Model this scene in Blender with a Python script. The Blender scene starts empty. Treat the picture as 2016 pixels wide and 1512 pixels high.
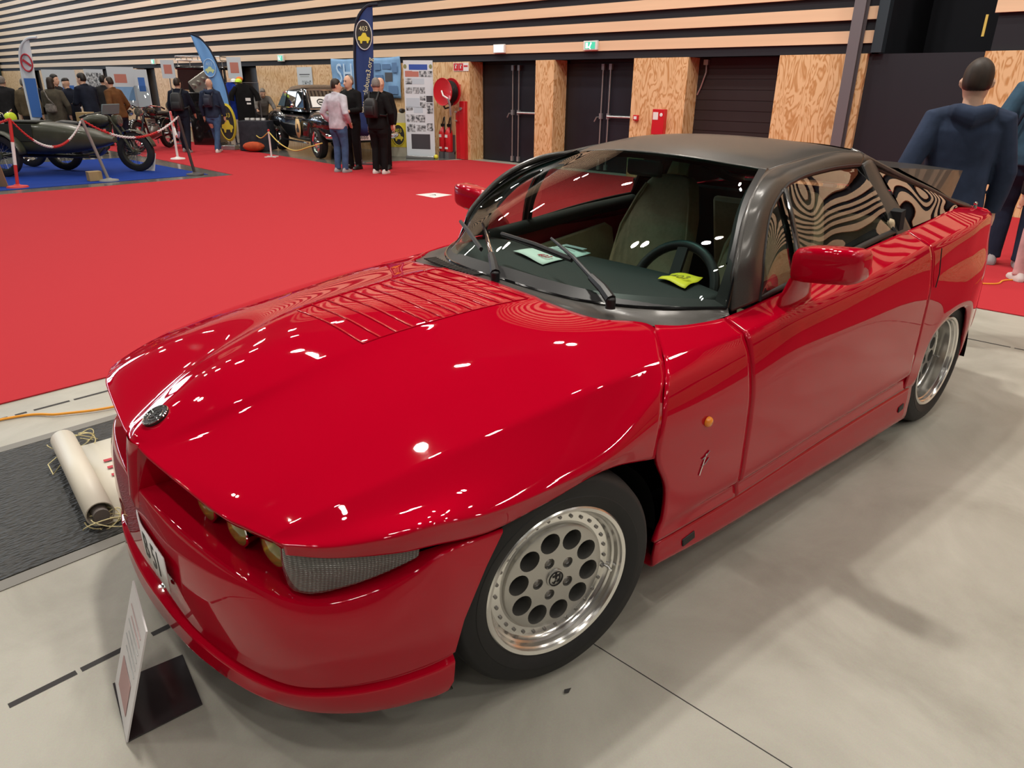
WIN_E=9.0
LAMP_P=84.0
KEY=3.6
EXPO=-0.26
WALL_FILL_P=150.0
import bpy, bmesh, math, random
from mathutils import Vector, Matrix, Quaternion
random.seed(7)
S=bpy.context.scene
COL=S.collection
PI=math.pi
# ---------------------------------------------------------------- materials
_M={}
def mat(name,base=(.5,.5,.5),rough=.5,metal=0.,spec=.5,coat=0.,coat_rough=.03,emit=None,estr=0.,trans=0.,ior=1.45,alpha=1.):
    if name in _M: return _M[name]
    m=bpy.data.materials.new(name); m.use_nodes=True
    b=m.node_tree.nodes['Principled BSDF']
    b.inputs['Base Color'].default_value=(*base,1)
    b.inputs['Roughness'].default_value=rough
    b.inputs['Metallic'].default_value=metal
    b.inputs['Specular IOR Level'].default_value=spec
    b.inputs['IOR'].default_value=ior
    b.inputs['Coat Weight'].default_value=coat
    b.inputs['Coat Roughness'].default_value=coat_rough
    b.inputs['Transmission Weight'].default_value=trans
    b.inputs['Alpha'].default_value=alpha
    if emit:
        b.inputs['Emission Color'].default_value=(*emit,1); b.inputs['Emission Strength'].default_value=estr
    _M[name]=m
    return m
def nodes(m): return m.node_tree.nodes,m.node_tree.links,m.node_tree.nodes['Principled BSDF']
def noisy(m,scale,amount,detail=4,col2=None,bump=0.,stretch=(1,1,1),rough_amt=0.,dist=0.,coords='Object',bump_dist=.01):
    """procedural variation of the base colour (and bump) with a noise texture"""
    n,l,b=nodes(m)
    tc=n.new('ShaderNodeTexCoord'); mp=n.new('ShaderNodeMapping'); mp.inputs['Scale'].default_value=stretch
    l.new(tc.outputs[coords],mp.inputs['Vector'])
    t=n.new('ShaderNodeTexNoise'); t.inputs['Scale'].default_value=scale; t.inputs['Detail'].default_value=detail; t.inputs['Distortion'].default_value=dist
    l.new(mp.outputs['Vector'],t.inputs['Vector'])
    c=list(b.inputs['Base Color'].default_value)[:3]
    c2=col2 or tuple(max(0,x*(1-amount)) for x in c)
    r=n.new('ShaderNodeValToRGB'); r.color_ramp.elements[0].color=(*c2,1); r.color_ramp.elements[1].color=(*c,1)
    r.color_ramp.elements[0].position=.3; r.color_ramp.elements[1].position=.7
    l.new(t.outputs['Fac'],r.inputs['Fac']); l.new(r.outputs['Color'],b.inputs['Base Color'])
    if bump:
        bp=n.new('ShaderNodeBump'); bp.inputs['Strength'].default_value=bump; bp.inputs['Distance'].default_value=bump_dist
        l.new(t.outputs['Fac'],bp.inputs['Height']); l.new(bp.outputs['Normal'],b.inputs['Normal'])
    if rough_amt:
        mr=n.new('ShaderNodeMapRange'); r0=b.inputs['Roughness'].default_value
        mr.inputs['To Min'].default_value=max(0,r0-rough_amt); mr.inputs['To Max'].default_value=min(1,r0+rough_amt)
        l.new(t.outputs['Fac'],mr.inputs['Value']); l.new(mr.outputs['Result'],b.inputs['Roughness'])
    return m
def thin_glass(name,tint,refl=1.0,shade=None,rough=0.):
    """thin pane: tinted see-through with fresnel mirror reflection; shade=(z0,z1,tint2) gives a tinted band at the top"""
    if name in _M: return _M[name]
    m=bpy.data.materials.new(name); m.use_nodes=True
    n,l=m.node_tree.nodes,m.node_tree.links
    n.remove(n['Principled BSDF']); out=n['Material Output']
    tr=n.new('ShaderNodeBsdfTransparent'); gl=n.new('ShaderNodeBsdfGlossy'); gl.inputs['Roughness'].default_value=rough
    mx=n.new('ShaderNodeMixShader'); fr=n.new('ShaderNodeFresnel'); 
    geo=n.new('ShaderNodeNewGeometry'); mi=n.new('ShaderNodeMapRange'); mi.inputs['To Min'].default_value=1.5; mi.inputs['To Max'].default_value=1/1.5
    l.new(geo.outputs['Backfacing'],mi.inputs['Value']); l.new(mi.outputs['Result'],fr.inputs['IOR'])
    tr.inputs['Color'].default_value=(*tint,1)
    mu=n.new('ShaderNodeMath'); mu.operation='MULTIPLY'; mu.inputs[1].default_value=refl; mu.use_clamp=True
    l.new(fr.outputs['Fac'],mu.inputs[0]); l.new(mu.outputs[0],mx.inputs['Fac'])
    l.new(tr.outputs[0],mx.inputs[1]); l.new(gl.outputs[0],mx.inputs[2]); l.new(mx.outputs[0],out.inputs['Surface'])
    if shade:
        tc=n.new('ShaderNodeTexCoord'); sx=n.new('ShaderNodeSeparateXYZ'); l.new(tc.outputs['Object'],sx.inputs[0])
        mr=n.new('ShaderNodeMapRange'); mr.inputs['From Min'].default_value=shade[0]; mr.inputs['From Max'].default_value=shade[1]
        l.new(sx.outputs['Z'],mr.inputs['Value'])
        mc=n.new('ShaderNodeMix'); mc.data_type='RGBA'; mc.inputs['A'].default_value=(*tint,1); mc.inputs['B'].default_value=(*shade[2],1)
        l.new(mr.outputs['Result'],mc.inputs['Factor']); l.new(mc.outputs['Result'],tr.inputs['Color'])
    _M[name]=m
    return m
# ---------------------------------------------------------------- mesh helpers
class MB:
    """collects shapes, then links them as ONE mesh object"""
    def __init__(s): s.v=[]; s.f=[]; s.mi=[]; s.mats=[]
    def slot(s,m):
        if m not in s.mats: s.mats.append(m)
        return s.mats.index(m)
    def add(s,v,f,m=None):
        o=len(s.v); s.v+= [tuple(p) for p in v]; k=s.slot(m) if m else 0
        for a in f: s.f.append([i+o for i in a]); s.mi.append(k)
        return s
    def box(s,a,b,m=None):
        x0,y0,z0=a; x1,y1,z1=b
        return s.add([(x0,y0,z0),(x1,y0,z0),(x1,y1,z0),(x0,y1,z0),(x0,y0,z1),(x1,y0,z1),(x1,y1,z1),(x0,y1,z1)],
              [(0,3,2,1),(4,5,6,7),(0,1,5,4),(1,2,6,5),(2,3,7,6),(3,0,4,7)],m)
    def obox(s,c,dx,dy,dz,m=None):
        """box by centre and three half-vectors"""
        c,dx,dy,dz=map(Vector,(c,dx,dy,dz))
        P=[c+a*dx+b*dy+e*dz for e in (-1,1) for (a,b) in ((-1,-1),(1,-1),(1,1),(-1,1))]
        return s.add(P,[(0,3,2,1),(4,5,6,7),(0,1,5,4),(1,2,6,5),(2,3,7,6),(3,0,4,7)],m)
    def tube(s,pts,r,n=8,m=None,caps=True,closed=False):
        pts=[Vector(p) for p in pts]; k=len(pts)
        rs=r if isinstance(r,(list,tuple)) else [r]*k
        V=[];up=None
        for i,p in enumerate(pts):
            if closed: t=(pts[(i+1)%k]-pts[i-1])
            else: t=(pts[min(i+1,k-1)]-pts[max(i-1,0)])
            t.normalize()
            if up is None:
                up=Vector((0,0,1)) if abs(t.z)<.9 else Vector((1,0,0))
            a=t.cross(up); 
            if a.length<1e-5: a=t.cross(Vector((0,1,0)))
            a.normalize(); up=a.cross(t).normalized()
            for j in range(n):
                th=2*PI*j/n; V.append(p+(a*math.cos(th)+up*math.sin(th))*rs[i])
        F=[]
        for i in range(k if closed else k-1):
            for j in range(n):
                i2=(i+1)%k
                F.append((i*n+j,i*n+(j+1)%n,i2*n+(j+1)%n,i2*n+j))
        if caps and not closed:
            F.append(tuple(range(n))); F.append(tuple((k-1)*n+j for j in reversed(range(n))))
        return s.add(V,F,m)
    def lathe(s,prof,n=48,m=None,origin=(0,0,0),axis='y',close=False):
        """prof: list of (axial, radius); revolve about axis"""
        O=Vector(origin); V=[]
        for (a,r) in prof:
            for j in range(n):
                t=2*PI*j/n; c,d=r*math.cos(t),r*math.sin(t)
                V.append(O+Vector({'y':(c,a,d),'z':(c,d,a),'x':(a,c,d)}[axis]))
        F=[];k=len(prof)
        for i in range(k-1 if not close else k):
            i2=(i+1)%k
            for j in range(n):
                q=(i*n+j,i*n+(j+1)%n,i2*n+(j+1)%n,i2*n+j)
                F.append(q if axis!='y' else q)
        return s.add(V,F,m)
    def disc(s,c,r,nrm=(0,0,1),n=24,m=None,ry=None):
        c=Vector(c); q=Vector(nrm).to_track_quat('Z','Y')
        V=[c+q@Vector((r*math.cos(2*PI*j/n),(ry or r)*math.sin(2*PI*j/n),0)) for j in range(n)]
        return s.add(V,[tuple(range(n))],m)
    def cyl(s,a,b,r,n=16,m=None,r2=None):
        return s.tube([a,b],[r,r if r2 is None else r2],n,m)
    def ball(s,c,r,m=None,n=12,k=8,sc=(1,1,1)):
        V=[];F=[];c=Vector(c)
        for i in range(k+1):
            ph=PI*i/k
            for j in range(n):
                th=2*PI*j/n; V.append(c+Vector((r*sc[0]*math.sin(ph)*math.cos(th),r*sc[1]*math.sin(ph)*math.sin(th),r*sc[2]*math.cos(ph))))
        for i in range(k):
            for j in range(n): F.append((i*n+j,(i+1)*n+j,(i+1)*n+(j+1)%n,i*n+(j+1)%n))
        return s.add(V,F,m)
    def poly(s,pts,t,nrm,m=None):
        """flat polygon given thickness t along nrm"""
        nv=Vector(nrm).normalized()*t; P=[Vector(p) for p in pts]; k=len(P)
        V=P+[p+nv for p in P]
        F=[tuple(reversed(range(k))),tuple(range(k,2*k))]+[(i,(i+1)%k,k+(i+1)%k,k+i) for i in range(k)]
        return s.add(V,F,m)
    def build(s,name,m=None,parent=None,smooth=True,angle=40,bevel=0,bseg=2):
        me=bpy.data.meshes.new(name); me.from_pydata(s.v,[],s.f)
        ms=s.mats if s.mats else [m]
        if s.mats and m and not s.mats: ms=[m]
        for x in ms: me.materials.append(x)
        for p,k in zip(me.polygons,s.mi): p.material_index=k
        bm=bmesh.new(); bm.from_mesh(me); bmesh.ops.remove_doubles(bm,verts=bm.verts,dist=1e-5)
        bmesh.ops.recalc_face_normals(bm,faces=bm.faces)
        if smooth:
            for f in bm.faces: f.smooth=True
            ca=math.cos(math.radians(angle))
            for e in bm.edges:
                if len(e.link_faces)==2:
                    a,b=e.link_faces
                    if a.normal.dot(b.normal)<ca: e.smooth=False
        bm.to_mesh(me); bm.free(); me.update()
        o=bpy.data.objects.new(name,me); COL.objects.link(o)
        if parent: o.parent=parent
        if bevel:
            b=o.modifiers.new('bevel','BEVEL'); b.width=bevel; b.segments=bseg; b.limit_method='ANGLE'; b.angle_limit=math.radians(50)
        return o
def tag(o,label=None,cat=None,group=None,kind=None):
    if label: o['label']=label
    if cat: o['category']=cat
    if group: o['group']=group
    if kind: o['kind']=kind
    return o
def empty(name,loc=(0,0,0),rz=0.,label=None,cat=None,group=None):
    o=bpy.data.objects.new(name,None); COL.objects.link(o); o.location=loc; o.rotation_euler=(0,0,rz)
    o.empty_display_size=.1
    return tag(o,label,cat,group)
def copy_tree(o,parent=None):
    c=o.copy(); COL.objects.link(c)
    if parent: c.parent=parent
    for ch in [x for x in bpy.data.objects if x.parent is o]: copy_tree(ch,c)
    return c
def catmull(pts,n):
    """n points along a Catmull-Rom curve through pts, uniform in control index"""
    P=[Vector(p) for p in pts]; k=len(P); out=[]
    for i in range(n):
        t=(k-1)*i/(n-1); a=min(int(t),k-2); u=t-a
        p1,p2=P[a],P[a+1]; p0=P[a-1] if a>0 else p1*2-p2; p3=P[a+2] if a+2<k else p2*2-p1
        out.append(.5*((2*p1)+(p2-p0)*u+(2*p0-5*p1+4*p2-p3)*u*u+(3*p1-p0-3*p2+p3)*u**3))
    return out
def loft_pts(rails,nu,nv):
    """rails (equal control counts) -> grid[v][u]"""
    R=[catmull(r,nu) for r in rails]
    if nv is None: return R
    cols=[catmull([r[i] for r in R],nv) for i in range(nu)]
    return [[cols[i][j] for i in range(nu)] for j in range(nv)]
def grid_faces(nu,nv,wrap=False):
    return [(j*nu+i,j*nu+(i+1)%nu,(j+1)*nu+(i+1)%nu,(j+1)*nu+i) for j in range(nv-1) for i in range(nu if wrap else nu-1)]
def loft(rails,nu=40,nv=None,name='panel',m=None,parent=None,thick=0.,mirror=False,angle=40,off=-1,flip=False):
    G=loft_pts(rails,nu,nv); nv=len(G)
    mb=MB(); V=[p for row in G for p in row]; F=grid_faces(nu,nv)
    if flip: F=[tuple(reversed(f)) for f in F]
    mb.add(V,F,m)
    if mirror:
        mb.add([(p.x,-p.y,p.z) for p in V],[tuple(reversed(f)) for f in F],m)
    o=mb.build(name,m,parent,True,angle)
    if thick:
        s=o.modifiers.new('thickness','SOLIDIFY'); s.thickness=thick; s.offset=off
    return o
def fix_normals(o,ref,outward=True):
    """flip an open sheet so its normals point away from ref"""
    me=o.data; c=sum(((p.center-Vector(ref)).dot(p.normal)*p.area for p in me.polygons))
    if (c<0)==outward: me.flip_normals()
    return o
def text(body,size,name,m,parent=None,matrix=None,align='CENTER',ext=.0005,sx=1.,shear=0.):
    cu=bpy.data.curves.new(name,'FONT'); cu.body=body; cu.size=size; cu.align_x=align; cu.align_y='CENTER'; cu.extrude=ext; cu.shear=shear
    cu.resolution_u=3
    o=bpy.data.objects.new(name,cu); COL.objects.link(o)
    if parent: o.parent=parent
    cu.materials.append(m)
    if matrix is not None: o.matrix_local=matrix@Matrix.Diagonal((sx,1,1,1))
    return o
def frame(origin,xdir,ydir):
    """matrix whose local x, y follow xdir, ydir"""
    x=Vector(xdir).normalized(); z=x.cross(Vector(ydir)).normalized(); y=z.cross(x)
    M=Matrix((( x.x,y.x,z.x,origin[0]),(x.y,y.y,z.y,origin[1]),(x.z,y.z,z.z,origin[2]),(0,0,0,1)))
    return M
# ================================================================= red coupe
RED=mat('red_car_paint',(.41,.0006,.014),.5,0,0.,coat=1.,coat_rough=.02)
GRAPH=noisy(mat('graphite_metallic_paint',(.062,.058,.053),.40,.45,.5,coat=.3,coat_rough=.15),300,.2,2)
BLACK=mat('black_rubber_trim',(.008,.008,.009),.45)
BLKGLOSS=mat('black_gloss_trim',(.006,.006,.007),.12,0,.5,coat=.5)
DARKIN=mat('dark_cavity',(.004,.004,.004),.9,0,.1)
TYRE=noisy(mat('tyre_rubber',(.016,.016,.017),.62),40,.35,5,rough_amt=.1)
ALLOY=mat('silver_wheel_paint',(.50,.49,.46),.33,.85,coat=.3)
POLISH=mat('polished_alloy_lip',(.84,.83,.80),.2,1.)
BOLT=mat('dull_steel_bolt',(.28,.27,.26),.4,.9)
CHROME=mat('chrome',(.85,.85,.86),.06,1.)
AMBER=mat('amber_lens',(.85,.26,.01),.15,0,.5,coat=1.)
TAN=noisy(mat('tan_leather',(.60,.48,.31),.55),60,.12,3,bump=.1)
DASH=noisy(mat('black_dash_vinyl',(.010,.013,.013),.62),400,.2,2,bump=.15)
CARPET_IN=mat('dark_headliner',(.01,.012,.013),.9)
PAPER=noisy(mat('printed_paper',(.62,.72,.66),.6),3,.05)
SCREEN_GLASS=thin_glass('windscreen_glass',(.80,.90,.86),1.0,(1.10,1.24,(.08,.38,.36)))
SIDE_GLASS=thin_glass('side_window_glass',(.62,.65,.60),2.6)
REAR_GLASS=thin_glass('rear_window_glass',(.10,.11,.11),2.6)
LENS=mat('clear_lamp_glass',(.60,.58,.50),.05,0,.5,trans=.85,ior=1.3,coat=.6)
CAR=empty('sports_coupe',(0,0,0),math.radians(-6),'red two-door sports coupe with grey roof parked on bare concrete in the foreground','car')
REF=(-1.1,0,.45)
def panel(rails,name,m,nu=40,nv=None,thick=.014,mirror=False,both=False,angle=35,parent=CAR,label=None,ref=REF):
    out=[]
    for sgn in ((1,-1) if both else (1,)):
        R=[[(p[0],p[1]*sgn,p[2]) for p in r] for r in rails]
        o=loft(R,nu,nv,name,m,parent,0,mirror,angle)
        fix_normals(o,(ref[0],ref[1]*sgn,ref[2]))
        if thick:
            s=o.modifiers.new('thickness','SOLIDIFY'); s.thickness=thick; s.offset=-1; s.use_even_offset=False
        if label: o['label']=label
        out.append(o)
    return out
# ---- bonnet (clamshell reaching over both front wheels)
H0=[(.772,0,.646),(.735,0,.674),(.55,0,.764),(.35,0,.818),(.19,0,.847),(-.02,0,.869),(-.22,0,.881),(-.412,0,.881)]
HR=[(.768,.045,.646),(.715,.080,.672),(.55,.155,.744),(.35,.19,.803),(.19,.207,.838),(-.02,.222,.862),(-.22,.236,.875),(-.408,.25,.877)]
HB=[(.760,.14,.643),(.700,.17,.664),(.545,.225,.722),(.35,.265,.785),(.19,.28,.821),(-.02,.29,.850),(-.22,.30,.866),(-.408,.31,.870)]
HC=[(.722,.46,.640),(.67,.465,.667),(.53,.47,.718),(.36,.475,.765),(.19,.48,.797),(-.02,.485,.825),(-.22,.49,.846),(-.43,.49,.858)]
HD=[(.692,.565,.637),(.635,.575,.664),(.52,.59,.702),(.36,.605,.739),(.19,.612,.768),(-.02,.618,.795),(-.25,.62,.822),(-.548,.612,.842)]
HE=[(.672,.622,.635),(.62,.640,.657),(.51,.668,.689),(.36,.695,.716),(.20,.712,.740),(-.01,.728,.764),(-.22,.741,.784),(-.438,.75,.794)]
HF=[(.664,.640,.632),(.610,.672,.641),(.51,.722,.658),(.37,.765,.670),(.21,.780,.684),(.01,.790,.698),(-.18,.795,.714),(-.408,.782,.768)]
HG=[(.656,.655,.629),(.585,.722,.633),(.48,.790,.650),(.40,.819,.660),(.265,.832,.640),(.10,.840,.638),(-.12,.842,.652),(-.368,.808,.735)]
HH=[(.655,.658,.622),(.584,.727,.622),(.478,.798,.632),(.40,.826,.636),(.262,.838,.622),(.10,.846,.622),(-.15,.848,.632),(-.336,.836,.665)]
HI=[(.654,.660,.606),(.580,.725,.600),(.475,.792,.600),(.40,.820,.600),(.255,.832,.578),(.08,.838,.588),(-.12,.842,.605),(-.318,.840,.566)]
neg=lambda r:[(p[0],-p[1],p[2]) for p in r]
mb=MB()
for rails,nv in (([neg(HR),H0,HR],19),([HR,HB,HC,HD,HE],33),([HE,HF,HG,HH,HI],33)):
    G=loft_pts(rails,80,nv); V=[p for r in G for p in r]; mb.add(V,grid_faces(80,nv),RED)
    if rails[0] is not None and len(rails)>3: mb.add([(p.x,-p.y,p.z) for p in V],grid_faces(80,nv),RED)
hood=mb.build('bonnet',RED,CAR,angle=50)
fix_normals(hood,REF)
_s=hood.modifiers.new('thickness','SOLIDIFY'); _s.thickness=.022; _s.offset=-1
# bonnet surface lookup
from mathutils.bvhtree import BVHTree
_bm=bmesh.new(); _bm.from_mesh(hood.data); HOOD_BVH=BVHTree.FromBMesh(_bm); _bm.free()
def hz(x,y):
    h=HOOD_BVH.ray_cast(Vector((x,y,2)),Vector((0,0,-1)))
    return h[0].z if h[0] else .87
def ribbon(pts,w,h,mb,m):
    """thin raised bead following pts on the bonnet"""
    P=[Vector((x,y,hz(x,y))) for x,y in pts]
    mb.tube([p+Vector((0,0,h*.3)) for p in P],w/2,6,m)
# bonnet louvres: raised slats and the fine frame round them
LX0,LX1=.195,-.372
def lw(x): return .205+(.253-.205)*(LX0-x)/(LX0-LX1)
for i in range(12):
    x=LX0+(LX1-LX0)*i/11; w=lw(x)
    mb=MB(); P=[Vector((x,y,hz(x,y)+.0012)) for y in [-w+2*w*k/24 for k in range(25)]]
    mb.tube(P,.0022,6,RED); V=[]
    for p in P: V+=[(p.x-.001,p.y,p.z),(p.x-.012,p.y,p.z-.0005),(p.x-.020,p.y,p.z-.003)]
    mb.add(V,[(3*q+c,3*q+c+1,3*q+4+c,3*q+3+c) for q in range(24) for c in range(2)],RED)
    mb.build('bonnet_louvre',RED,CAR,angle=80)
mb=MB()
for sgn in (1,-1):
    ribbon([(LX0+(LX1-LX0)*k/20,sgn*lw(LX0+(LX1-LX0)*k/20)) for k in range(21)],.0042,.003,mb,RED); mb.build('louvre_frame',RED,CAR); mb=MB()
# bonnet badge
bz=hz(.705,0); n0=Vector((.42,0,.9)).normalized()
q=n0.to_track_quat('Z','Y')
mb=MB(); c0=Vector((.700,0,hz(.700,0)+.002))
mb.cyl(c0-n0*.004,c0+n0*.004,.036,28,BLACK)
bad=mb.build('bonnet_badge',BLACK,CAR); bad['label']='round dark badge with a bright rim at the tip of the bonnet'
mb=MB(); mb.tube([c0+n0*.004+q@Vector((.034*math.cos(t),.034*math.sin(t),0)) for t in [2*PI*k/28 for k in range(28)]],.0028,6,CHROME,closed=True)
mb.tube([c0+n0*.0045+q@Vector((.021*math.cos(t),.021*math.sin(t),0)) for t in [2*PI*k/24 for k in range(24)]],.0016,6,CHROME,closed=True)
mb.build('badge_rim',CHROME,bad)
mb=MB()
mb.obox(c0+n0*.005+q@Vector((0,.008,0)),q@Vector((.003,0,0)),q@Vector((0,.010,0)),n0*.0006,CHROME)
mb.obox(c0+n0*.005+q@Vector((0,.008,0)),q@Vector((.010,0,0)),q@Vector((0,.003,0)),n0*.0006,CHROME)
mb.tube([c0+n0*.005+q@Vector((-.006,-.015,0)),c0+n0*.005+q@Vector((.002,-.010,0)),c0+n0*.005+q@Vector((.006,-.004,0))],.0018,6,CHROME)
mb.build('badge_emblem',CHROME,bad)
# ---- front bumper
BUMP=[
 [(.66,0,.530),(.65,.20,.522),(.625,.40,.508),(.592,.53,.492),(.575,.60,.488),(.54,.66,.505),(.47,.725,.530),(.42,.765,.556),(.36,.80,.575),(.212,.815,.560)],
 [(.783,0,.522),(.768,.20,.520),(.738,.40,.510),(.702,.54,.496),(.655,.635,.478),(.595,.705,.478),(.505,.765,.505),(.425,.808,.545),(.365,.826,.575),(.213,.828,.566)],
 [(.790,0,.500),(.780,.21,.496),(.748,.41,.488),(.710,.55,.474),(.662,.648,.454),(.598,.718,.456),(.507,.778,.482),(.425,.818,.520),(.362,.834,.552),(.220,.836,.550)],
 [(.790,0,.460),(.784,.22,.456),(.755,.42,.448),(.715,.557,.436),(.666,.655,.418),(.600,.727,.420),(.508,.787,.440),(.425,.824,.468),(.360,.838,.490),(.272,.840,.495)],
 [(.791,0,.360),(.787,.25,.356),(.760,.43,.346),(.718,.557,.338),(.668,.652,.330),(.598,.728,.334),(.508,.790,.345),(.430,.822,.362),(.380,.834,.375),(.335,.839,.380)],
 [(.796,0,.262),(.784,.27,.258),(.752,.44,.250),(.710,.560,.243),(.660,.645,.240),(.590,.716,.250),(.505,.772,.262),(.435,.802,.272),(.392,.818,.280),(.354,.826,.286)],
 [(.788,0,.254),(.772,.27,.250),(.740,.435,.243),(.699,.552,.236),(.650,.636,.233),(.582,.706,.242),(.500,.762,.254),(.432,.793,.264),(.390,.808,.272),(.354,.816,.278)],
 [(.812,0,.240),(.795,.27,.236),(.760,.440,.228),(.716,.560,.221),(.664,.645,.218),(.592,.718,.226),(.507,.775,.238),(.436,.806,.248),(.394,.822,.256),(.356,.829,.262)],
 [(.815,0,.185),(.798,.26,.183),(.762,.435,.183),(.718,.560,.182),(.662,.645,.181),(.588,.718,.183),(.505,.776,.190),(.436,.806,.198),(.396,.822,.203),(.362,.829,.206)],
 [(.795,0,.150),(.778,.25,.150),(.744,.430,.152),(.700,.555,.152),(.640,.645,.150),(.560,.718,.151),(.490,.762,.155),(.430,.790,.160),(.398,.806,.164),(.370,.814,.168)],
 [(.70,0,.150),(.69,.22,.150),(.66,.37,.152),(.62,.49,.152),(.58,.56,.150),(.53,.62,.151),(.47,.66,.155),(.43,.69,.160),(.40,.70,.164),(.375,.71,.168)],
]
BUMP[2]=[tuple(a*.55+b*.45 for a,b in zip(p,q)) for p,q in zip(BUMP[1],BUMP[2])]
bump_full=[[(p[0],-p[1],p[2]) for p in reversed(r[1:])]+r for r in BUMP]
# the lateral curve is built per half so the crease at the centre stays smooth
bumper=loft(bump_full,121,None,'front_bumper',RED,CAR,0,False,32)
fix_normals(bumper,(0.2,0,.33))
_s=bumper.modifiers.new('bevelled_edges','BEVEL'); _s.width=.004; _s.segments=3; _s.limit_method='ANGLE'; _s.angle_limit=math.radians(32)
# black underside lip of the spoiler
mb=MB(); R=catmull([(p[0]-.012,p[1]-.008,p[2]-.002) for p in BUMP[9]],40); R2=[Vector((p.x-.03,p.y-.03,.118)) for p in R]
for sg in (1,-1):
    V=[(p.x,p.y*sg,p.z) for p in R]+[(p.x,p.y*sg,p.z) for p in R2]; mb.add(V,grid_faces(40,2),BLACK)
o=mb.build('spoiler_lip',BLACK,CAR); _s=o.modifiers.new('thickness','SOLIDIFY'); _s.thickness=.01
# central shield between the lamp recesses
mb=MB()
pr=[(.775,.650),(.783,.615),(.790,.565),(.795,.520),(.799,.490),(.796,.462)]
V=[];NW=7
for (x,z) in pr:
    w=.050-.018*(1-(z-.46)/.19)
    for k in range(NW):
        a=-1+2*k/(NW-1); V.append((x-.010*a*a,w*a,z))
mb.add(V,grid_faces(NW,len(pr)),RED)
for sg in (1,-1):
    side=[]
    for (x,z) in pr:
        w=.050-.018*(1-(z-.46)/.19); side+=[(x-.010,w*sg,z),(.60,(w+.03)*sg,z)]
    mb.add(side,grid_faces(2,len(pr)),RED)
o=mb.build('grille_shield',RED,CAR,angle=50)
# dark recess behind the lamps
rec=[[(.60,0,.645),(.60,.2,.642),(.585,.4,.636),(.55,.52,.63),(.52,.60,.62),(.46,.68,.605),(.38,.76,.60)],
     [(.60,0,.525),(.60,.2,.52),(.585,.4,.505),(.55,.52,.49),(.52,.60,.485),(.46,.68,.52),(.38,.76,.555)]]
panel(rec,'lamp_recess',DARKIN,30,None,.004,both=True,label='dark recess behind the round headlamps')
# headlamps: three narrow round lamps each side
HL=mat('headlamp_bowl',(.85,.78,.30),.10,1.)
GOLD=mat('yellow_headlamp_glass',(.80,.72,.18),.04,0,.6,trans=.75,ior=1.3,coat=1.)
for sg in (1,-1):
    for (y,x,z,yaw) in ((.285,.688,.562,.10),(.425,.668,.556,.14),(.548,.636,.552,.18)):
        d=Vector((math.cos(yaw),sg*math.sin(yaw),-.02)).normalized(); c=Vector((x,sg*y,z))
        mb=MB(); qq=d.to_track_quat('X','Z')
        prof=[(-.07,.030),(-.05,.040),(-.006,.044),(.0,.046),(.003,.044)]
        t=MB(); t.lathe(prof,32,HL,axis='x'); t.v=[tuple(c+qq@Vector(p)) for p in t.v]
        h=t.build('headlamp',HL,CAR)
        t=MB(); t.lathe([(.0,.044),(.005,.042),(.010,.032),(.013,.018),(.014,.001)],32,GOLD,axis='x'); t.v=[tuple(c+qq@Vector(p)) for p in t.v]
        t.build('lens',GOLD,h)
        t=MB(); t.lathe([(-.0,.047),(.004,.047),(.005,.0425),(.0,.0425)],32,CHROME,axis='x',close=True); t.v=[tuple(c+qq@Vector(p)) for p in t.v]
        t.build('lamp_rim',CHROME,h)
# wrap-round corner lamps with ribbed smoked lens
LAMPM=mat('ribbed_smoked_lens',(.20,.20,.19),.16,.35,.5,coat=1.)
n_,l_,b_=nodes(LAMPM)
tc=n_.new('ShaderNodeTexCoord'); wv=n_.new('ShaderNodeTexWave'); wv.inputs['Scale'].default_value=60; wv.bands_direction='Z'
w2=n_.new('ShaderNodeTexWave'); w2.inputs['Scale'].default_value=48; w2.bands_direction='X'
ad=n_.new('ShaderNodeMath'); ad.operation='ADD'
l_.new(tc.outputs['Object'],wv.inputs['Vector']); l_.new(tc.outputs['Object'],w2.inputs['Vector']); l_.new(wv.outputs['Fac'],ad.inputs[0]); l_.new(w2.outputs['Fac'],ad.inputs[1])
bp_=n_.new('ShaderNodeBump'); bp_.inputs['Distance'].default_value=.003; bp_.inputs['Strength'].default_value=.9
l_.new(ad.outputs[0],bp_.inputs['Height']); l_.new(bp_.outputs['Normal'],b_.inputs['Normal'])
cr=n_.new('ShaderNodeValToRGB'); cr.color_ramp.elements[0].color=(.05,.05,.05,1); cr.color_ramp.elements[1].color=(.20,.20,.19,1)
ml=n_.new('ShaderNodeMath'); ml.operation='MULTIPLY'; ml.inputs[1].default_value=.5
l_.new(ad.outputs[0],ml.inputs[0]); l_.new(ml.outputs[0],cr.inputs['Fac']); l_.new(cr.outputs['Color'],b_.inputs['Base Color'])
tl=[[(.642,.600,.622),(.648,.640,.622),(.620,.682,.614),(.565,.730,.610),(.50,.772,.610),(.440,.803,.612),(.425,.812,.612)],
    [(.645,.602,.565),(.650,.640,.560),(.622,.682,.560),(.566,.730,.565),(.50,.770,.575),(.440,.800,.592),(.426,.808,.596)],
    [(.640,.598,.508),(.641,.632,.496),(.612,.676,.496),(.558,.722,.515),(.497,.763,.540),(.440,.796,.568),(.426,.804,.578)]]
for i,o in enumerate(panel(tl,'corner_lamp',LAMPM,60,20,.02,both=True,label='smoked ribbed corner lamp lens')): pass
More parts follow.
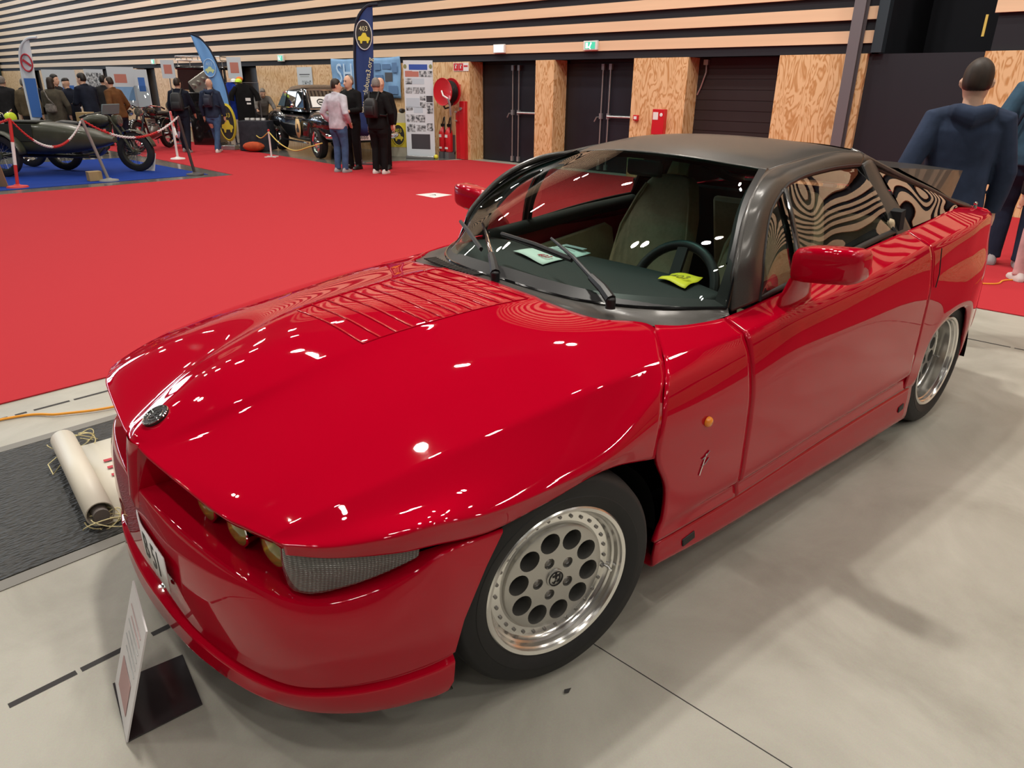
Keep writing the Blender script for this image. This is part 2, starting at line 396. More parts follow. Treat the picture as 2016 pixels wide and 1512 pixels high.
# ---- sides
FEN=[
 [(-.560,.615,.842),(-.62,.663,.840),(-.70,.692,.841),(-.777,.709,.843)],
 [(-.443,.752,.798),(-.55,.762,.802),(-.66,.772,.806),(-.777,.783,.812)],
 [(-.390,.802,.752),(-.50,.806,.750),(-.64,.811,.748),(-.777,.816,.746)],
 [(-.340,.837,.655),(-.48,.838,.650),(-.63,.839,.642),(-.777,.840,.634)],
 [(-.328,.841,.560),(-.48,.842,.553),(-.63,.843,.548),(-.777,.845,.540)],
 [(-.383,.842,.450),(-.50,.843,.450),(-.64,.845,.450),(-.777,.846,.450)],
 [(-.388,.842,.348),(-.50,.843,.345),(-.64,.844,.340),(-.777,.845,.335)],
 [(-.375,.838,.305),(-.50,.836,.305),(-.64,.833,.305),(-.777,.831,.305)],
 [(-.358,.839,.272),(-.50,.839,.268),(-.64,.838,.265),(-.777,.838,.263)],
]
def split_panel(rails,name,nu,cuts,nvs,thick):
    for sg in (1,-1):
        mb=MB()
        for (a,b),nv in zip(cuts,nvs):
            G=loft_pts([[(p[0],p[1]*sg,p[2]) for p in r] for r in rails[a:b]],nu,nv); mb.add([p for r in G for p in r],grid_faces(nu,nv),RED)
        o=mb.build(name,RED,CAR,angle=60); fix_normals(o,(REF[0],REF[1],REF[2]))
        q=o.modifiers.new('thickness','SOLIDIFY'); q.thickness=thick; q.offset=-1
split_panel(FEN,'front_wing',24,((0,2),(1,9)),(8,36),.014)
DX=[-.783,-1.0,-1.3,-1.62,-1.90,-2.072]
def row(ys,zs): return [(x,y,z) for x,y,z in zip(DX,ys,zs)]
DOOR=[
 row([.709,.718,.722,.719,.711,.706],[.843,.864,.897,.936,.955,.964]),
 row([.784,.799,.807,.811,.809,.806],[.813,.836,.853,.874,.900,.916]),
 row([.803,.817,.824,.828,.826,.823],[.785,.803,.816,.835,.858,.872]),
 row([.826,.835,.840,.842,.840,.838],[.710,.728,.738,.752,.772,.785]),
 row([.841,.844,.846,.847,.846,.845],[.632,.660,.678,.698,.714,.722]),
 row([.846,.848,.849,.849,.848,.847],[.540,.545,.550,.555,.560,.565]),
 row([.847,.849,.850,.850,.848,.847],[.430,.435,.440,.445,.450,.452]),
 row([.846,.848,.849,.849,.847,.846],[.333,.340,.353,.362,.368,.372]),
 row([.832,.832,.832,.832,.832,.832],[.305,.310,.322,.332,.338,.342]),
 row([.838,.838,.838,.838,.838,.838],[.262,.270,.284,.290,.293,.295]),
]
split_panel(DOOR,'door',60,((0,2),(1,10)),(10,44),.016)
QUART=[
 [(-2.078,.706,.964),(-2.22,.700,.972),(-2.40,.688,.982),(-2.58,.676,.991),(-2.76,.664,.992),(-2.92,.655,.985),(-3.05,.648,.976),(-3.14,.642,.966)],
 [(-2.078,.806,.916),(-2.22,.803,.925),(-2.40,.797,.935),(-2.58,.790,.944),(-2.76,.779,.950),(-2.92,.766,.952),(-3.05,.752,.950),(-3.135,.738,.945)],
 [(-2.078,.823,.872),(-2.22,.822,.885),(-2.40,.816,.902),(-2.58,.806,.916),(-2.76,.792,.925),(-2.92,.778,.928),(-3.05,.764,.926),(-3.145,.750,.920)],
 [(-2.078,.838,.785),(-2.22,.832,.80),(-2.40,.822,.80),(-2.58,.812,.80),(-2.76,.800,.80),(-2.92,.787,.80),(-3.05,.774,.80),(-3.15,.760,.80)],
 [(-2.078,.845,.722),(-2.22,.846,.725),(-2.40,.846,.725),(-2.58,.843,.725),(-2.76,.835,.722),(-2.92,.818,.715),(-3.05,.796,.705),(-3.155,.775,.70)],
 [(-2.078,.847,.565),(-2.20,.851,.59),(-2.32,.857,.622),(-2.46,.860,.638),(-2.62,.856,.625),(-2.76,.846,.570),(-2.93,.822,.53),(-3.15,.785,.52)],
 [(-2.078,.847,.452),(-2.185,.850,.50),(-2.27,.856,.568),(-2.44,.860,.602),(-2.62,.856,.580),(-2.755,.846,.48),(-2.90,.823,.38),(-3.14,.785,.37)],
 [(-2.078,.843,.36),(-2.175,.846,.42),(-2.235,.850,.515),(-2.40,.853,.583),(-2.60,.851,.570),(-2.765,.842,.42),(-2.88,.820,.28),(-3.10,.780,.26)],
 [(-2.078,.838,.295),(-2.178,.840,.300),(-2.225,.845,.495),(-2.39,.847,.575),(-2.60,.845,.560),(-2.775,.834,.36),(-2.85,.812,.21),(-3.03,.770,.20)],
]
def tl_(p):
    t=max(0,-2.6-p[0]); return (p[0]+.16*t,math.copysign(abs(p[1])-.045*t*(1 if abs(p[1])>.3 else 0),p[1]) if p[1] else 0,p[2])
QUART=[[tl_(p) for p in r] for r in QUART]
split_panel(QUART,'rear_wing',70,((0,2),(1,9)),(10,40),.014)
# sills
SILL=[[(-.372,.836,.262),(-.70,.834,.255),(-1.20,.834,.272),(-1.70,.834,.284),(-2.17,.834,.288)],
      [(-.366,.836,.215),(-.70,.836,.200),(-1.20,.836,.200),(-1.70,.836,.200),(-2.175,.836,.200)],
      [(-.372,.822,.172),(-.70,.820,.145),(-1.20,.820,.130),(-1.70,.820,.115),(-2.182,.820,.106)],
      [(-.38,.70,.170),(-.70,.70,.145),(-1.20,.70,.130),(-1.70,.70,.115),(-2.18,.70,.106)]]
panel(SILL,'sill',RED,50,16,.01,both=True,angle=45)
for sg in (1,-1):
    for (x,z,ln) in ((-.534,.208,.030),(-2.087,.200,.024)):
        mb=MB(); mb.obox((x,.838*sg,z),(ln,0,-.004),(0,.003,0),(.003,0,.014),BLACK)
        mb.build('jacking_point_plug',BLACK,CAR,bevel=.005)
# tail
TAIL=[[(-3.145,.640,.966),(-3.17,.40,.975),(-3.18,0,.978)],[(-3.137,.738,.945),(-3.20,.42,.945),(-3.22,0,.945)],
      [(-3.152,.760,.80),(-3.215,.43,.80),(-3.235,0,.80)],[(-3.157,.776,.70),(-3.22,.44,.70),(-3.24,0,.70)],
      [(-3.152,.786,.52),(-3.22,.44,.52),(-3.24,0,.52)],[(-3.142,.786,.37),(-3.215,.44,.36),(-3.235,0,.36)],[(-3.03,.770,.20),(-3.10,.43,.19),(-3.12,0,.19)]]
TAIL=[[tl_(p) for p in r] for r in TAIL]
panel(TAIL,'rear_bumper',RED,24,25,.014,mirror=True,angle=50)
for sg in (1,-1):
    mb=MB()
    P=catmull([tl_(q) for q in ((-3.165,.735*sg,.76),(-3.215,.60*sg,.76),(-3.235,.44*sg,.76),(-3.245,.2*sg,.76))],14)
    mb.add([p for p in P]+[(p.x+.004,p.y,p.z+.12) for p in P],grid_faces(14,2))
    o=mb.build('tail_lamp_band',mat('dark_red_lamp',(.05,.004,.006),.15,coat=1.),CAR); o.modifiers.new('t','SOLIDIFY').thickness=.012
# ---- cowl
ce=[(-.420,0,.872),(-.416,.25,.868),(-.445,.49,.852),(-.565,.612,.836),(-.63,.664,.836),(-.72,.693,.838),(-.815,.706,.845)]
cg=[(-.494,0,.866),(-.487,.2,.866),(-.52,.38,.864),(-.61,.52,.862),(-.68,.585,.862),(-.755,.648,.862),(-.82,.694,.864)]
cm=[tuple((a+b)/2+(0,0,-.004)[k] for k,(a,b) in enumerate(zip(p,q))) for p,q in zip(ce,cg)]
cf=[[(p[0],-p[1],p[2]) for p in reversed(r[1:])]+r for r in (ce,cm,cg)]
o=loft(cf,90,9,'cowl_panel',GRAPH,CAR); fix_normals(o,REF); 
# air intake slots in the cowl on the passenger side
for k in range(18):
    y=-.115-.345*k/17
    i=0
    f=abs(y); 
    x0=-.425-.35*max(0,f-.25)**1.6; x1=-.49-.35*max(0,f-.2)**1.6
    mb=MB(); mb.obox(((x0+x1)/2,y,.8725-.02*f),( (x0-x1)*.36,0,.001),(0,.0048,0),(0,0,.0025),BLACK)
    mb.build('cowl_vent_slot',BLACK,CAR)
# ---- windscreen
WS=[[(-.494,0,.868),(-.735,0,1.03),(-.965,0,1.162),(-1.20,0,1.268)],
    [(-.492,.185,.868),(-.743,.175,1.031),(-.973,.155,1.161),(-1.208,.128,1.265)],
    [(-.525,.37,.866),(-.775,.35,1.026),(-1.005,.31,1.152),(-1.235,.255,1.255)],
    [(-.635,.54,.864),(-.845,.515,1.018),(-1.060,.455,1.143),(-1.283,.375,1.242)],
    [(-.818,.692,.864),(-.893,.664,1.015),(-1.065,.576,1.146),(-1.322,.470,1.230)]]
ws=[[(p[0],-p[1],p[2]) for p in r] for r in reversed(WS[1:])]+WS
wscr=loft(ws,40,49,'windscreen',SCREEN_GLASS,CAR); fix_normals(wscr,REF)
# black border band and bright bead round the screen
def border(path_out,path_in,name,m,n=40,lift=.003,both=True):
    for sg in ((1,-1) if both else (1,)):
        a=catmull(path_out,n); b=catmull(path_in,n); mb=MB()
        V=[(p.x+lift*.5,p.y*sg,p.z+lift) for p in a]+[(p.x+lift*.5,p.y*sg,p.z+lift) for p in b]
        mb.add(V,grid_faces(n,2),m); o=mb.build(name,m,CAR)
grid=loft_pts(WS,5,None)
e_side=WS[4]; i_side=[(-.80,.655,.872),(-.887,.636,1.017),(-1.058,.549,1.147),(-1.305,.447,1.236)]
border(e_side,i_side,'windscreen_seal',BLACK,lift=.0015)
bot=[r[0] for r in WS]; bot_in=[(-.535,0,.897),(-.533,.18,.896),(-.566,.362,.891),(-.668,.525,.889),(-.815,.660,.882)]
topb=[r[3] for r in WS]; top_in=[(-1.165,0,1.255),(-1.17,.145,1.251),(-1.212,.292,1.240),(-1.25,.40,1.229),(-1.300,.463,1.222)]
border(bot,bot_in,'windscreen_seal',BLACK,lift=.0015)
mb=MB()
full=catmull([(p[0],-p[1],p[2]) for p in reversed(bot[1:])]+bot,60)
mb.tube([p+Vector((.004,0,.001)) for p in full],.0055,6,BLKGLOSS); mb.build('windscreen_bead',BLKGLOSS,CAR)
for sg in (1,-1):
    mb=MB(); mb.tube([Vector((p.x,p.y*sg,p.z))+Vector((.006,.004*sg,.004)) for p in catmull(e_side,40)],.0045,6,BLKGLOSS); mb.build('pillar_moulding',BLKGLOSS,CAR)
# ---- roof
RF=[[(-1.195,0,1.268),(-1.32,0,1.293),(-1.48,0,1.308),(-1.66,0,1.315),(-1.85,0,1.306),(-2.02,0,1.286)],
    [(-1.209,.15,1.264),(-1.33,.155,1.290),(-1.48,.16,1.304),(-1.66,.16,1.312),(-1.85,.16,1.303),(-2.02,.16,1.284)],
    [(-1.250,.30,1.251),(-1.36,.31,1.277),(-1.50,.32,1.290),(-1.67,.325,1.299),(-1.85,.33,1.294),(-2.00,.33,1.277)],
    [(-1.295,.405,1.238),(-1.40,.415,1.262),(-1.53,.425,1.275),(-1.68,.43,1.286),(-1.85,.435,1.284),(-1.98,.435,1.271)],
    [(-1.320,.474,1.231),(-1.44,.488,1.250),(-1.56,.490,1.262),(-1.70,.490,1.272),(-1.84,.495,1.274),(-1.96,.500,1.268)]]
rf=[[(p[0],-p[1],p[2]) for p in r] for r in reversed(RF[1:])]+RF
o=loft(rf,50,61,'roof_panel',GRAPH,CAR); fix_normals(o,REF); s_=o.modifiers.new('t','SOLIDIFY'); s_.thickness=.012; s_.offset=-1
# door frame / windscreen pillar, between drip edge and window opening
DRIP=[(-.830,.703,.852),(-.838,.692,.930),(-.868,.674,1.010),(-.988,.611,1.140),(-1.145,.548,1.214),(-1.31,.492,1.238),(-1.46,.494,1.254),(-1.68,.494,1.272),(-1.82,.500,1.274),(-1.955,.506,1.266)]
OPEN=[(-.966,.716,.868),(-.985,.704,.94),(-1.01,.683,1.015),(-1.10,.634,1.128),(-1.25,.588,1.188),(-1.34,.572,1.205),(-1.45,.562,1.219),(-1.655,.548,1.228),(-1.80,.543,1.228),(-1.905,.543,1.225)]
MIDF=[tuple((a+b)/2+(0,.010,.006)[k] for k,(a,b) in enumerate(zip(p,q))) for p,q in zip(DRIP,OPEN)]
panel([DRIP,MIDF,OPEN],'window_frame',GRAPH,70,11,.02,both=True,label='grey metallic screen pillar and door window frame')
# lower sill of the window (dark strip on the belt line)
BELT=[(-.966,.716,.868),(-1.1,.719,.884),(-1.3,.720,.903),(-1.55,.718,.934),(-1.80,.711,.957),(-1.98,.704,.968)]
BELT2=[(x,y-.022,z+.014) for x,y,z in BELT]
panel([BELT,BELT2],'belt_moulding',BLACK,30,None,.01,both=True)
# B pillar
BP=[[(-1.905,.543,1.225),(-1.925,.600,1.12),(-1.95,.657,1.035),(-1.985,.712,.945)],
    [(-1.965,.540,1.238),(-1.985,.600,1.13),(-2.01,.659,1.042),(-2.045,.715,.945)],
    [(-2.045,.528,1.228),(-2.06,.592,1.13),(-2.09,.656,1.045),(-2.125,.714,.945)]]
panel(BP,'window_pillar',GRAPH,24,9,.006,both=True,label='grey metallic pillar behind the door window')
panel([[DRIP[-1],(-1.99,.515,1.255),(-2.05,.525,1.232)],[OPEN[-1],(-1.96,.540,1.238),(-2.045,.530,1.226)]],'pillar_corner',GRAPH,10,None,.006,both=True)
# side glass
T=OPEN; Bx=[-.966,-1.0,-1.05,-1.13,-1.25,-1.36,-1.48,-1.66,-1.84,-1.978]
def belt_at(x):
    for a,b in zip(BELT,BELT[1:]):
        if b[0]<=x<=a[0]:
            t=(x-a[0])/(b[0]-a[0]); return Vector(a).lerp(Vector(b),t)
    return Vector(BELT[-1] if x<-1.9 else BELT[0])
top=[(x,y-.012,z-.004) for x,y,z in T]; botm=[tuple(belt_at(x)-Vector((0,.012,0))) for x in Bx]
midg=[tuple((Vector(a)+Vector(b))/2+Vector((0,.012,.004))) for a,b in zip(top,botm)]
panel([top,midg,botm],'side_window',SIDE_GLASS,50,24,0,both=True,label='side window glass')
# divider bar of the quarter light
DV=[(-1.245,.590,1.186),(-1.225,.640,1.10),(-1.215,.685,1.0),(-1.225,.716,.895)]
for sg in (1,-1):
    mb=MB(); P=catmull(DV,20); V=[]
    for p in P: V+=[(p.x+.011,p.y*sg,p.z),(p.x+.004,(p.y+.007)*sg,p.z),(p.x-.008,(p.y+.007)*sg,p.z),(p.x-.016,p.y*sg,p.z)]
    mb.add(V,grid_faces(4,20),GRAPH); mb.build('quarter_light_bar',GRAPH,CAR)
    mb=MB(); mb.tube([(p.x+.014,(p.y+.004)*sg,p.z) for p in P],.005,6,CHROME); mb.build('quarter_light_trim',CHROME,CAR)
# black inner edge of window opening
for sg in (1,-1):
    mb=MB(); mb.tube([(p[0],(p[1]-.004)*sg,p[2]-.004) for p in catmull(OPEN,60)]+[(x,(y-.004)*sg,z) for x,y,z in catmull([OPEN[-1],(-1.93,.60,1.11),(-1.955,.65,1.03),(-1.978,.70,.968)],16)][1:],.008,6,BLACK)
    mb.build('window_seal',BLACK,CAR)
# rear quarter glass
QG=[[(-2.07,.522,1.212),(-2.30,.560,1.150),(-2.52,.600,1.090),(-2.74,.642,1.015)],
    [(-2.085,.625,1.09),(-2.31,.628,1.065),(-2.52,.642,1.045),(-2.735,.652,1.005)],
    [(-2.10,.700,.970),(-2.31,.692,.979),(-2.52,.678,.988),(-2.73,.664,.994)]]
panel(QG,'quarter_window',REAR_GLASS,30,14,0,both=True)
# rear screen rails and glass
RR=[(-1.955,.506,1.268),(-2.08,.530,1.226),(-2.30,.566,1.158),(-2.52,.603,1.094),(-2.74,.640,1.024),(-2.92,.652,.988)]
RR2=[(x-.01,y-.045,z+.012) for x,y,z in RR]
panel([[(x,y+.012,z-.012) for x,y,z in RR],RR,RR2],'roof_rail',GRAPH,40,9,.02,both=True,label='grey metallic rail along the rear window')
RS=[[(x,y-.045,z+.008) for x,y,z in RR],[(x-.03,.30,z+.018) for x,y,z in RR],[(x-.045,0,z+.022) for x,y,z in RR]]
o=loft([[(p[0],-p[1],p[2]) for p in r] for r in RS[:2]]+list(reversed(RS)),30,31,'rear_screen',REAR_GLASS,CAR); fix_normals(o,REF)
# spoiler
SPm=mat('dark_grey_spoiler',(.040,.038,.036),.38,.3,coat=.3)
SP=[[(-2.24,.552,1.190),(-2.55,.556,1.168),(-2.90,.545,1.142),(-3.19,.500,1.118)],
    [(-2.24,.30,1.200),(-2.55,.30,1.180),(-2.92,.29,1.154),(-3.21,.27,1.130)],
    [(-2.24,0,1.203),(-2.55,0,1.183),(-2.93,0,1.158),(-3.22,0,1.134)]]
mb=MB(); top=loft_pts(SP,16,None); bt=catmull([(-2.26,.562,1.180),(-2.42,.588,1.130),(-2.58,.612,1.080),(-2.72,.628,1.030)],16)
for sg in (1,-1):
    mb.add([(p.x,p.y*sg,p.z) for r in top for p in r],grid_faces(16,3),SPm)
    mb.add([(p.x,p.y*sg,p.z) for p in top[0]]+[(p.x,p.y*sg,p.z) for p in bt],grid_faces(16,2),SPm)
    tr=[r[-1] for r in top]; b2=[bt[-1],Vector((-2.80,.30,1.045)),Vector((-2.82,0,1.05))]
    mb.add([(p.x,p.y*sg,p.z) for p in tr]+[(p.x,p.y*sg,p.z) for p in b2],grid_faces(3,2),SPm)
o=mb.build('rear_spoiler',SPm,CAR,angle=30); o['label']='dark grey raised tail spoiler'
# deck behind the screen
DK=[[(-2.90,.655,.986),(-3.02,.650,.978),(-3.142,.642,.967)],[(-2.92,.33,1.0),(-3.04,.33,.99),(-3.165,.32,.976)],[(-2.93,0,1.002),(-3.05,0,.993),(-3.18,0,.978)]]
DK=[[tl_(p) for p in r] for r in DK]
panel(DK,'rear_deck',RED,16,9,.012,mirror=True)
# small chrome aerial base on the tail
mb=MB(); mb.cyl((-2.98,.66,.955),(-2.98,.66,.982),.012,12,CHROME,r2=.007); mb.ball((-2.98,.66,.988),.009,CHROME); mb.build('aerial_base',CHROME,CAR)
# fuel flap seam, rear wing recess line
mb=MB(); mb.tube([(-2.13,.832,.905),(-2.13,.846,.80),(-2.12,.848,.745)],.0022,5,BLACK); mb.build('rear_wing_seam',BLACK,CAR)
# ---- door mirror
def rrect(cx,cy,cz,hx,hz_,n=24,e=.42,roll=0.):
    """rounded rectangle ring in the x-z plane at y=cy"""
    R=[]
    for k in range(n):
        t=2*PI*k/n; c,d=math.cos(t),math.sin(t)
        R.append(Vector((cx+hx*math.copysign(abs(c)**e,c),cy,cz+hz_*math.copysign(abs(d)**e,d))))
    return R
for sg in (1,-1):
    rings=[rrect(-1.050,.800,1.000,.030,.030),rrect(-1.046,.803,1.001,.040,.042),rrect(-1.043,.815,1.004,.046,.052),rrect(-1.042,.850,1.009,.049,.056),rrect(-1.042,.92,1.017,.050,.056),rrect(-1.044,.985,1.024,.048,.053),rrect(-1.046,1.005,1.026,.044,.047),rrect(-1.048,1.014,1.027,.036,.037),rrect(-1.05,1.016,1.027,.02,.02)]
    for r in rings:
        for p in r: p.y-=.022; p.z-=.012
    mb=MB(); V=[Vector((p.x,p.y*sg,p.z)) for r in rings for p in r]; mb.add(V,grid_faces(24,len(rings),True),RED); mb.add(V[:24],[tuple(range(24))],RED); mb.add(V[-24:],[tuple(range(24))],RED)
    h=mb.build('door_mirror',RED,CAR,angle=70)
    mb=MB(); mb.add([(-1.0965,y*sg,z) for y,z in ((.81,.950),(.968,.970),(.973,1.053),(.813,1.038))],[(0,1,2,3)],mat('mirror_glass',(.8,.8,.8),.02,1.)); mb.build('mirror_glass',_M['mirror_glass'],h)
    mb=MB(); R=[]
    for (x,y,z,a,b) in [(-1.11,.760,.828,.105,.022),(-1.10,.765,.860,.095,.022),(-1.085,.775,.900,.078,.022),(-1.068,.790,.940,.062,.022),(-1.055,.812,.975,.052,.022),(-1.047,.835,1.0,.046,.022)]:
        R.append([(x+a*math.copysign(abs(math.cos(2*PI*k/20))**.6,math.cos(2*PI*k/20)),(y+b*math.sin(2*PI*k/20))*sg,z+.022*math.cos(2*PI*k/20)*(1 if z<.9 else 0)) for k in range(20)])
    mb.add([p for r in R for p in r],grid_faces(20,len(R),True),RED); mb.build('mirror_stalk',RED,h,angle=70)
# ---- indicator, badge, plate
for sg in (1,-1):
    t=MB(); t.lathe([(0,.016),(.007,.0155),(.012,.011),(.014,.001)],20,AMBER,(-.550,.843 if sg>0 else -.857,.608)); 
    if sg<0: t.v=[(x,-.843-(y+.857),z) for x,y,z in t.v]
    o=t.build('side_indicator',AMBER,CAR); o['label']='round amber side indicator'
    mb=MB(); o0=Vector((-.557,.8455*sg,.470)); X=Vector((-1,0,.04)); Z=Vector((0,0,1))
    def zp(a,b): return o0+X*a+Z*b
    mb.tube([zp(-.020,-.034),zp(-.012,-.012),zp(-.004,.010),zp(.004,.030)],.0026,6,CHROME)
    mb.tube([zp(-.016,.018),zp(0,.022),zp(.018,.034)],.0028,6,CHROME); mb.tube([zp(-.014,-.006),zp(.004,-.002),zp(.020,.010)],.0026,6,CHROME)
    mb.build('wing_emblem',CHROME,CAR)
WHITEP=mat('white_number_plate',(.78,.78,.77),.35)
mb=MB()
def px_(y): return .804-1.3*max(0,.09-y)**2
ys=[-.14+.40*k/30 for k in range(31)]
mb.add([(px_(y),y,z) for z in (.337,.441) for y in ys],grid_faces(31,2),WHITEP)
pl=mb.build('number_plate',WHITEP,CAR); pl['label']='white number plate with black characters'; fix_normals(pl,(0,0,.4)); pl.modifiers.new('t','SOLIDIFY').thickness=.004
text('B 51',.105,'plate_lettering',BLACK,pl,frame((.8047,.150,.388),(0,1,0),(0,0,1)),sx=.74)
mb=MB(); mb.ball((.802,.20,.325),.012,CHROME,sc=(.6,1,.5)); mb.build('plate_screw',CHROME,pl)
# ---- wipers
def wiper(pivot,tip,bl0,bl1,name='wiper_arm'):
    P=Vector(pivot);Tp=Vector(tip)
    mb=MB(); mb.cyl(P-Vector((0,0,.015)),P+Vector((0,0,.014)),.016,14,BLACK); mb.ball(P+Vector((0,0,.014)),.015,BLACK,sc=(1,1,.5))
    a=P.lerp(Tp,.3)+Vector((0,0,.022)); mb.tube([P+Vector((0,0,.012)),P.lerp(Tp,.12)+Vector((0,0,.022)),a],[.018,.016,.013],8,BLACK)
    w=mb.build(name,BLACK,CAR)
    mb=MB(); mb.tube([a,P.lerp(Tp,.6)+Vector((0,0,.028)),Tp+Vector((0,0,.018))],[.008,.007,.005],8,CHROME if pivot[1]<.2 else BLACK); mb.build('arm_rod',BLACK,w)
    mb=MB(); b0,b1=Vector(bl0),Vector(bl1); mb.tube([b0+Vector((0,0,.006)),(b0+b1)/2+Vector((0,0,.012)),b1+Vector((0,0,.006))],.008,6,BLACK); mb.tube([b0,b1],.005,4,BLACK)
    mb.build('wiper_blade',BLACK,w)
wiper((-.452,-.005,.884),(-.680,-.36,.975),(-.56,-.22,.925),(-.75,-.60,.955))
wiper((-.515,.475,.884),(-.655,.06,.985),(-.60,.22,.958),(-.645,-.20,.975))
# ---- interior
panel([[(-.77,-.62,.858),(-.545,-.36,.858),(-.515,0,.858),(-.545,.36,.858),(-.77,.62,.858)],[(-.87,-.615,.868),(-.74,-.35,.874),(-.72,0,.874),(-.74,.35,.876),(-.87,.615,.868)],
       [(-.96,-.62,.862),(-1.0,-.35,.866),(-1.02,0,.866),(-1.0,.35,.872),(-.95,.62,.860)],[(-1.0,-.62,.80),(-1.06,-.35,.79),(-1.08,0,.78),(-1.05,.35,.80),(-1.0,.62,.79)],[(-.98,-.62,.60),(-1.03,-.35,.60),(-1.05,0,.58),(-1.03,.35,.60),(-.98,.62,.60)]],
      'dashboard',DASH,30,25,.01,ref=(-.8,0,.4))
mb=MB(); mb.tube([Vector((-1.04,.31,.800))+Vector((-.178*math.sin(t)*math.sin(.45),.178*math.cos(t),.178*math.sin(t)*math.cos(.45)))*1.0 for t in [2*PI*k/40 for k in range(40)]],.0185,10,BLACK,closed=True)
sw=mb.build('steering_wheel',BLACK,CAR)
mb=MB(); hub=Vector((-1.03,.31,.795))
for t in (PI/2+.05,-PI/6,PI+PI/6): 
    e=Vector((-.17*math.sin(t)*math.sin(.45),.17*math.cos(t),.17*math.sin(t)*math.cos(.45))); mb.obox(hub+e*.55,e*.5,e.cross(Vector((1,0,0))).normalized()*.022,(.006,0,.003),BLACK)
mb.ball(hub,.05,BLACK,sc=(.5,1,1)); mb.build('wheel_spokes',BLACK,sw)
mb=MB(); mb.tube([(-1.02,.31,.79),(-.9,.31,.75)],.03,12,BLACK); mb.build('steering_column',BLACK,CAR)
def seat(y):
    mb=MB(); R=[]
    for (x,z,w,t) in [(-1.50,.46,.20,.06),(-1.53,.56,.215,.075),(-1.58,.70,.215,.08),(-1.63,.84,.205,.075),(-1.67,.95,.185,.065),(-1.70,1.03,.155,.055),(-1.72,1.085,.135,.05),(-1.725,1.115,.105,.038),(-1.725,1.125,.05,.02)]:
        ring=[]
        for k in range(24):
            a=2*PI*k/24; ca,sa=math.cos(a),math.sin(a)
            ring.append((x+t*math.copysign(abs(ca)**.6,ca)-(.0 if ca<0 else .02*(1-abs(sa)**2)),y+w*math.copysign(abs(sa)**.55,sa),z))
        R.append(ring)
    R=[[r[k] for r in R] for k in range(24)]
    mb=MB(); n=9; V=[p for r in R for p in r]
    F=[(k*n+j,((k+1)%24)*n+j,((k+1)%24)*n+j+1,k*n+j+1) for k in range(24) for j in range(n-1)]
    mb.add(V,F,TAN); mb.add([r[-1] for r in R],[tuple(range(24))],TAN)
    s=mb.build('seat_backrest',TAN,CAR,angle=70)
    mb=MB(); R=[]
    for (x,z0,w) in [(-1.52,.47,.20),(-1.40,.46,.22),(-1.22,.47,.22),(-1.08,.48,.20),(-1.05,.44,.18)]:
        R.append([(x,y+w*math.copysign(abs(math.cos(a))**.5,math.cos(a)),z0-.04+.075*math.copysign(abs(math.sin(a))**.6,math.sin(a))) for a in [2*PI*k/20 for k in range(20)]])
    mb.add([p for r in R for p in r],grid_faces(20,5,True),TAN); mb.add(R[-1],[tuple(range(20))],TAN); mb.build('seat_cushion',TAN,CAR,angle=70)
    for sg in (1,-1):
        mb=MB(); mb.tube([(-1.505,y+.205*sg,.56),(-1.555,y+.212*sg,.70),(-1.60,y+.195*sg,.88),(-1.655,y+.15*sg,1.02),(-1.68,y+.12*sg,1.08)],.008,6,TAN); mb.build('seat_piping',TAN,s)
seat(-.235); seat(.36)
mb=MB(); mb.obox((-2.02,.26,.80),(0.05,0,.22),(0,.43,0),(.02,0,-.004),TAN); mb.build('rear_bulkhead_trim',TAN,CAR,bevel=.02)
mb=MB(); mb.obox((-2.06,0,.75),(0.05,0,.3),(0,.70,0),(.02,0,-.004),CARPET_IN); mb.build('rear_bulkhead',CARPET_IN,CAR)
REDIN=mat('red_inner_door',(.36,.003,.010),.45)
for sg in (1,-1):
    mb=MB(); mb.box((-2.0,-.700,.30) if sg<0 else (-2.0,.690,.30),(-.98,-.690,.86) if sg<0 else (-.98,.700,.86),REDIN); mb.build('inner_door_skin',REDIN,CAR)
    mb=MB(); mb.poly([(-1.06,.675*sg,.50),(-1.06,.675*sg,.735),(-1.11,.675*sg,.765),(-1.74,.675*sg,.845),(-1.80,.675*sg,.815),(-1.86,.675*sg,.50)],.022,(0,-sg,0),TAN); mb.build('door_card',TAN,CAR,bevel=.01)
    mb=MB(); mb.tube([(-.95,.668*sg,.860),(-1.3,.672*sg,.890),(-1.6,.670*sg,.918),(-1.93,.640*sg,.945)],.032,10,DASH); mb.build('door_capping',DASH,CAR)
    mb=MB(); mb.tube([(-1.98,.475*sg,1.19),(-2.0,.53*sg,1.10),(-2.02,.585*sg,1.0),(-2.04,.63*sg,.85),(-2.05,.64*sg,.6)],.036,8,CARPET_IN); mb.build('inner_pillar_trim',CARPET_IN,CAR)
    mb=MB(); mb.tube([(p[0]-.050,(p[1]-.052)*sg,p[2]-.034) for p in catmull(DRIP[2:],24)],.015,8,CARPET_IN); mb.build('inner_frame_trim',CARPET_IN,CAR)
    mb=MB(); P=catmull(DV,12); mb.tube([(p.x,(p.y-.028)*sg,p.z) for p in P],.012,6,BLACK); mb.build('inner_divider',BLACK,CAR)
o=loft([[(p[0]-.06*max(0,(p[0]+1.7)/.5),p[1]*.90,p[2]-.030) for p in r] for r in rf],20,21,'headliner',CARPET_IN,CAR)
mb=MB(); mb.obox((-1.215,0,1.205),(.012,0,.006),(0,.085,0),(0,0,.03),BLACK); mb.build('interior_mirror',BLACK,CAR,bevel=.01)
for sy in (.26,-.26):
    mb=MB(); mb.obox((-1.43,sy,1.222),(.075,0,.010),(0,.15,0),(-.001,0,.006),CARPET_IN); mb.build('sun_visor',CARPET_IN,CAR,bevel=.004)
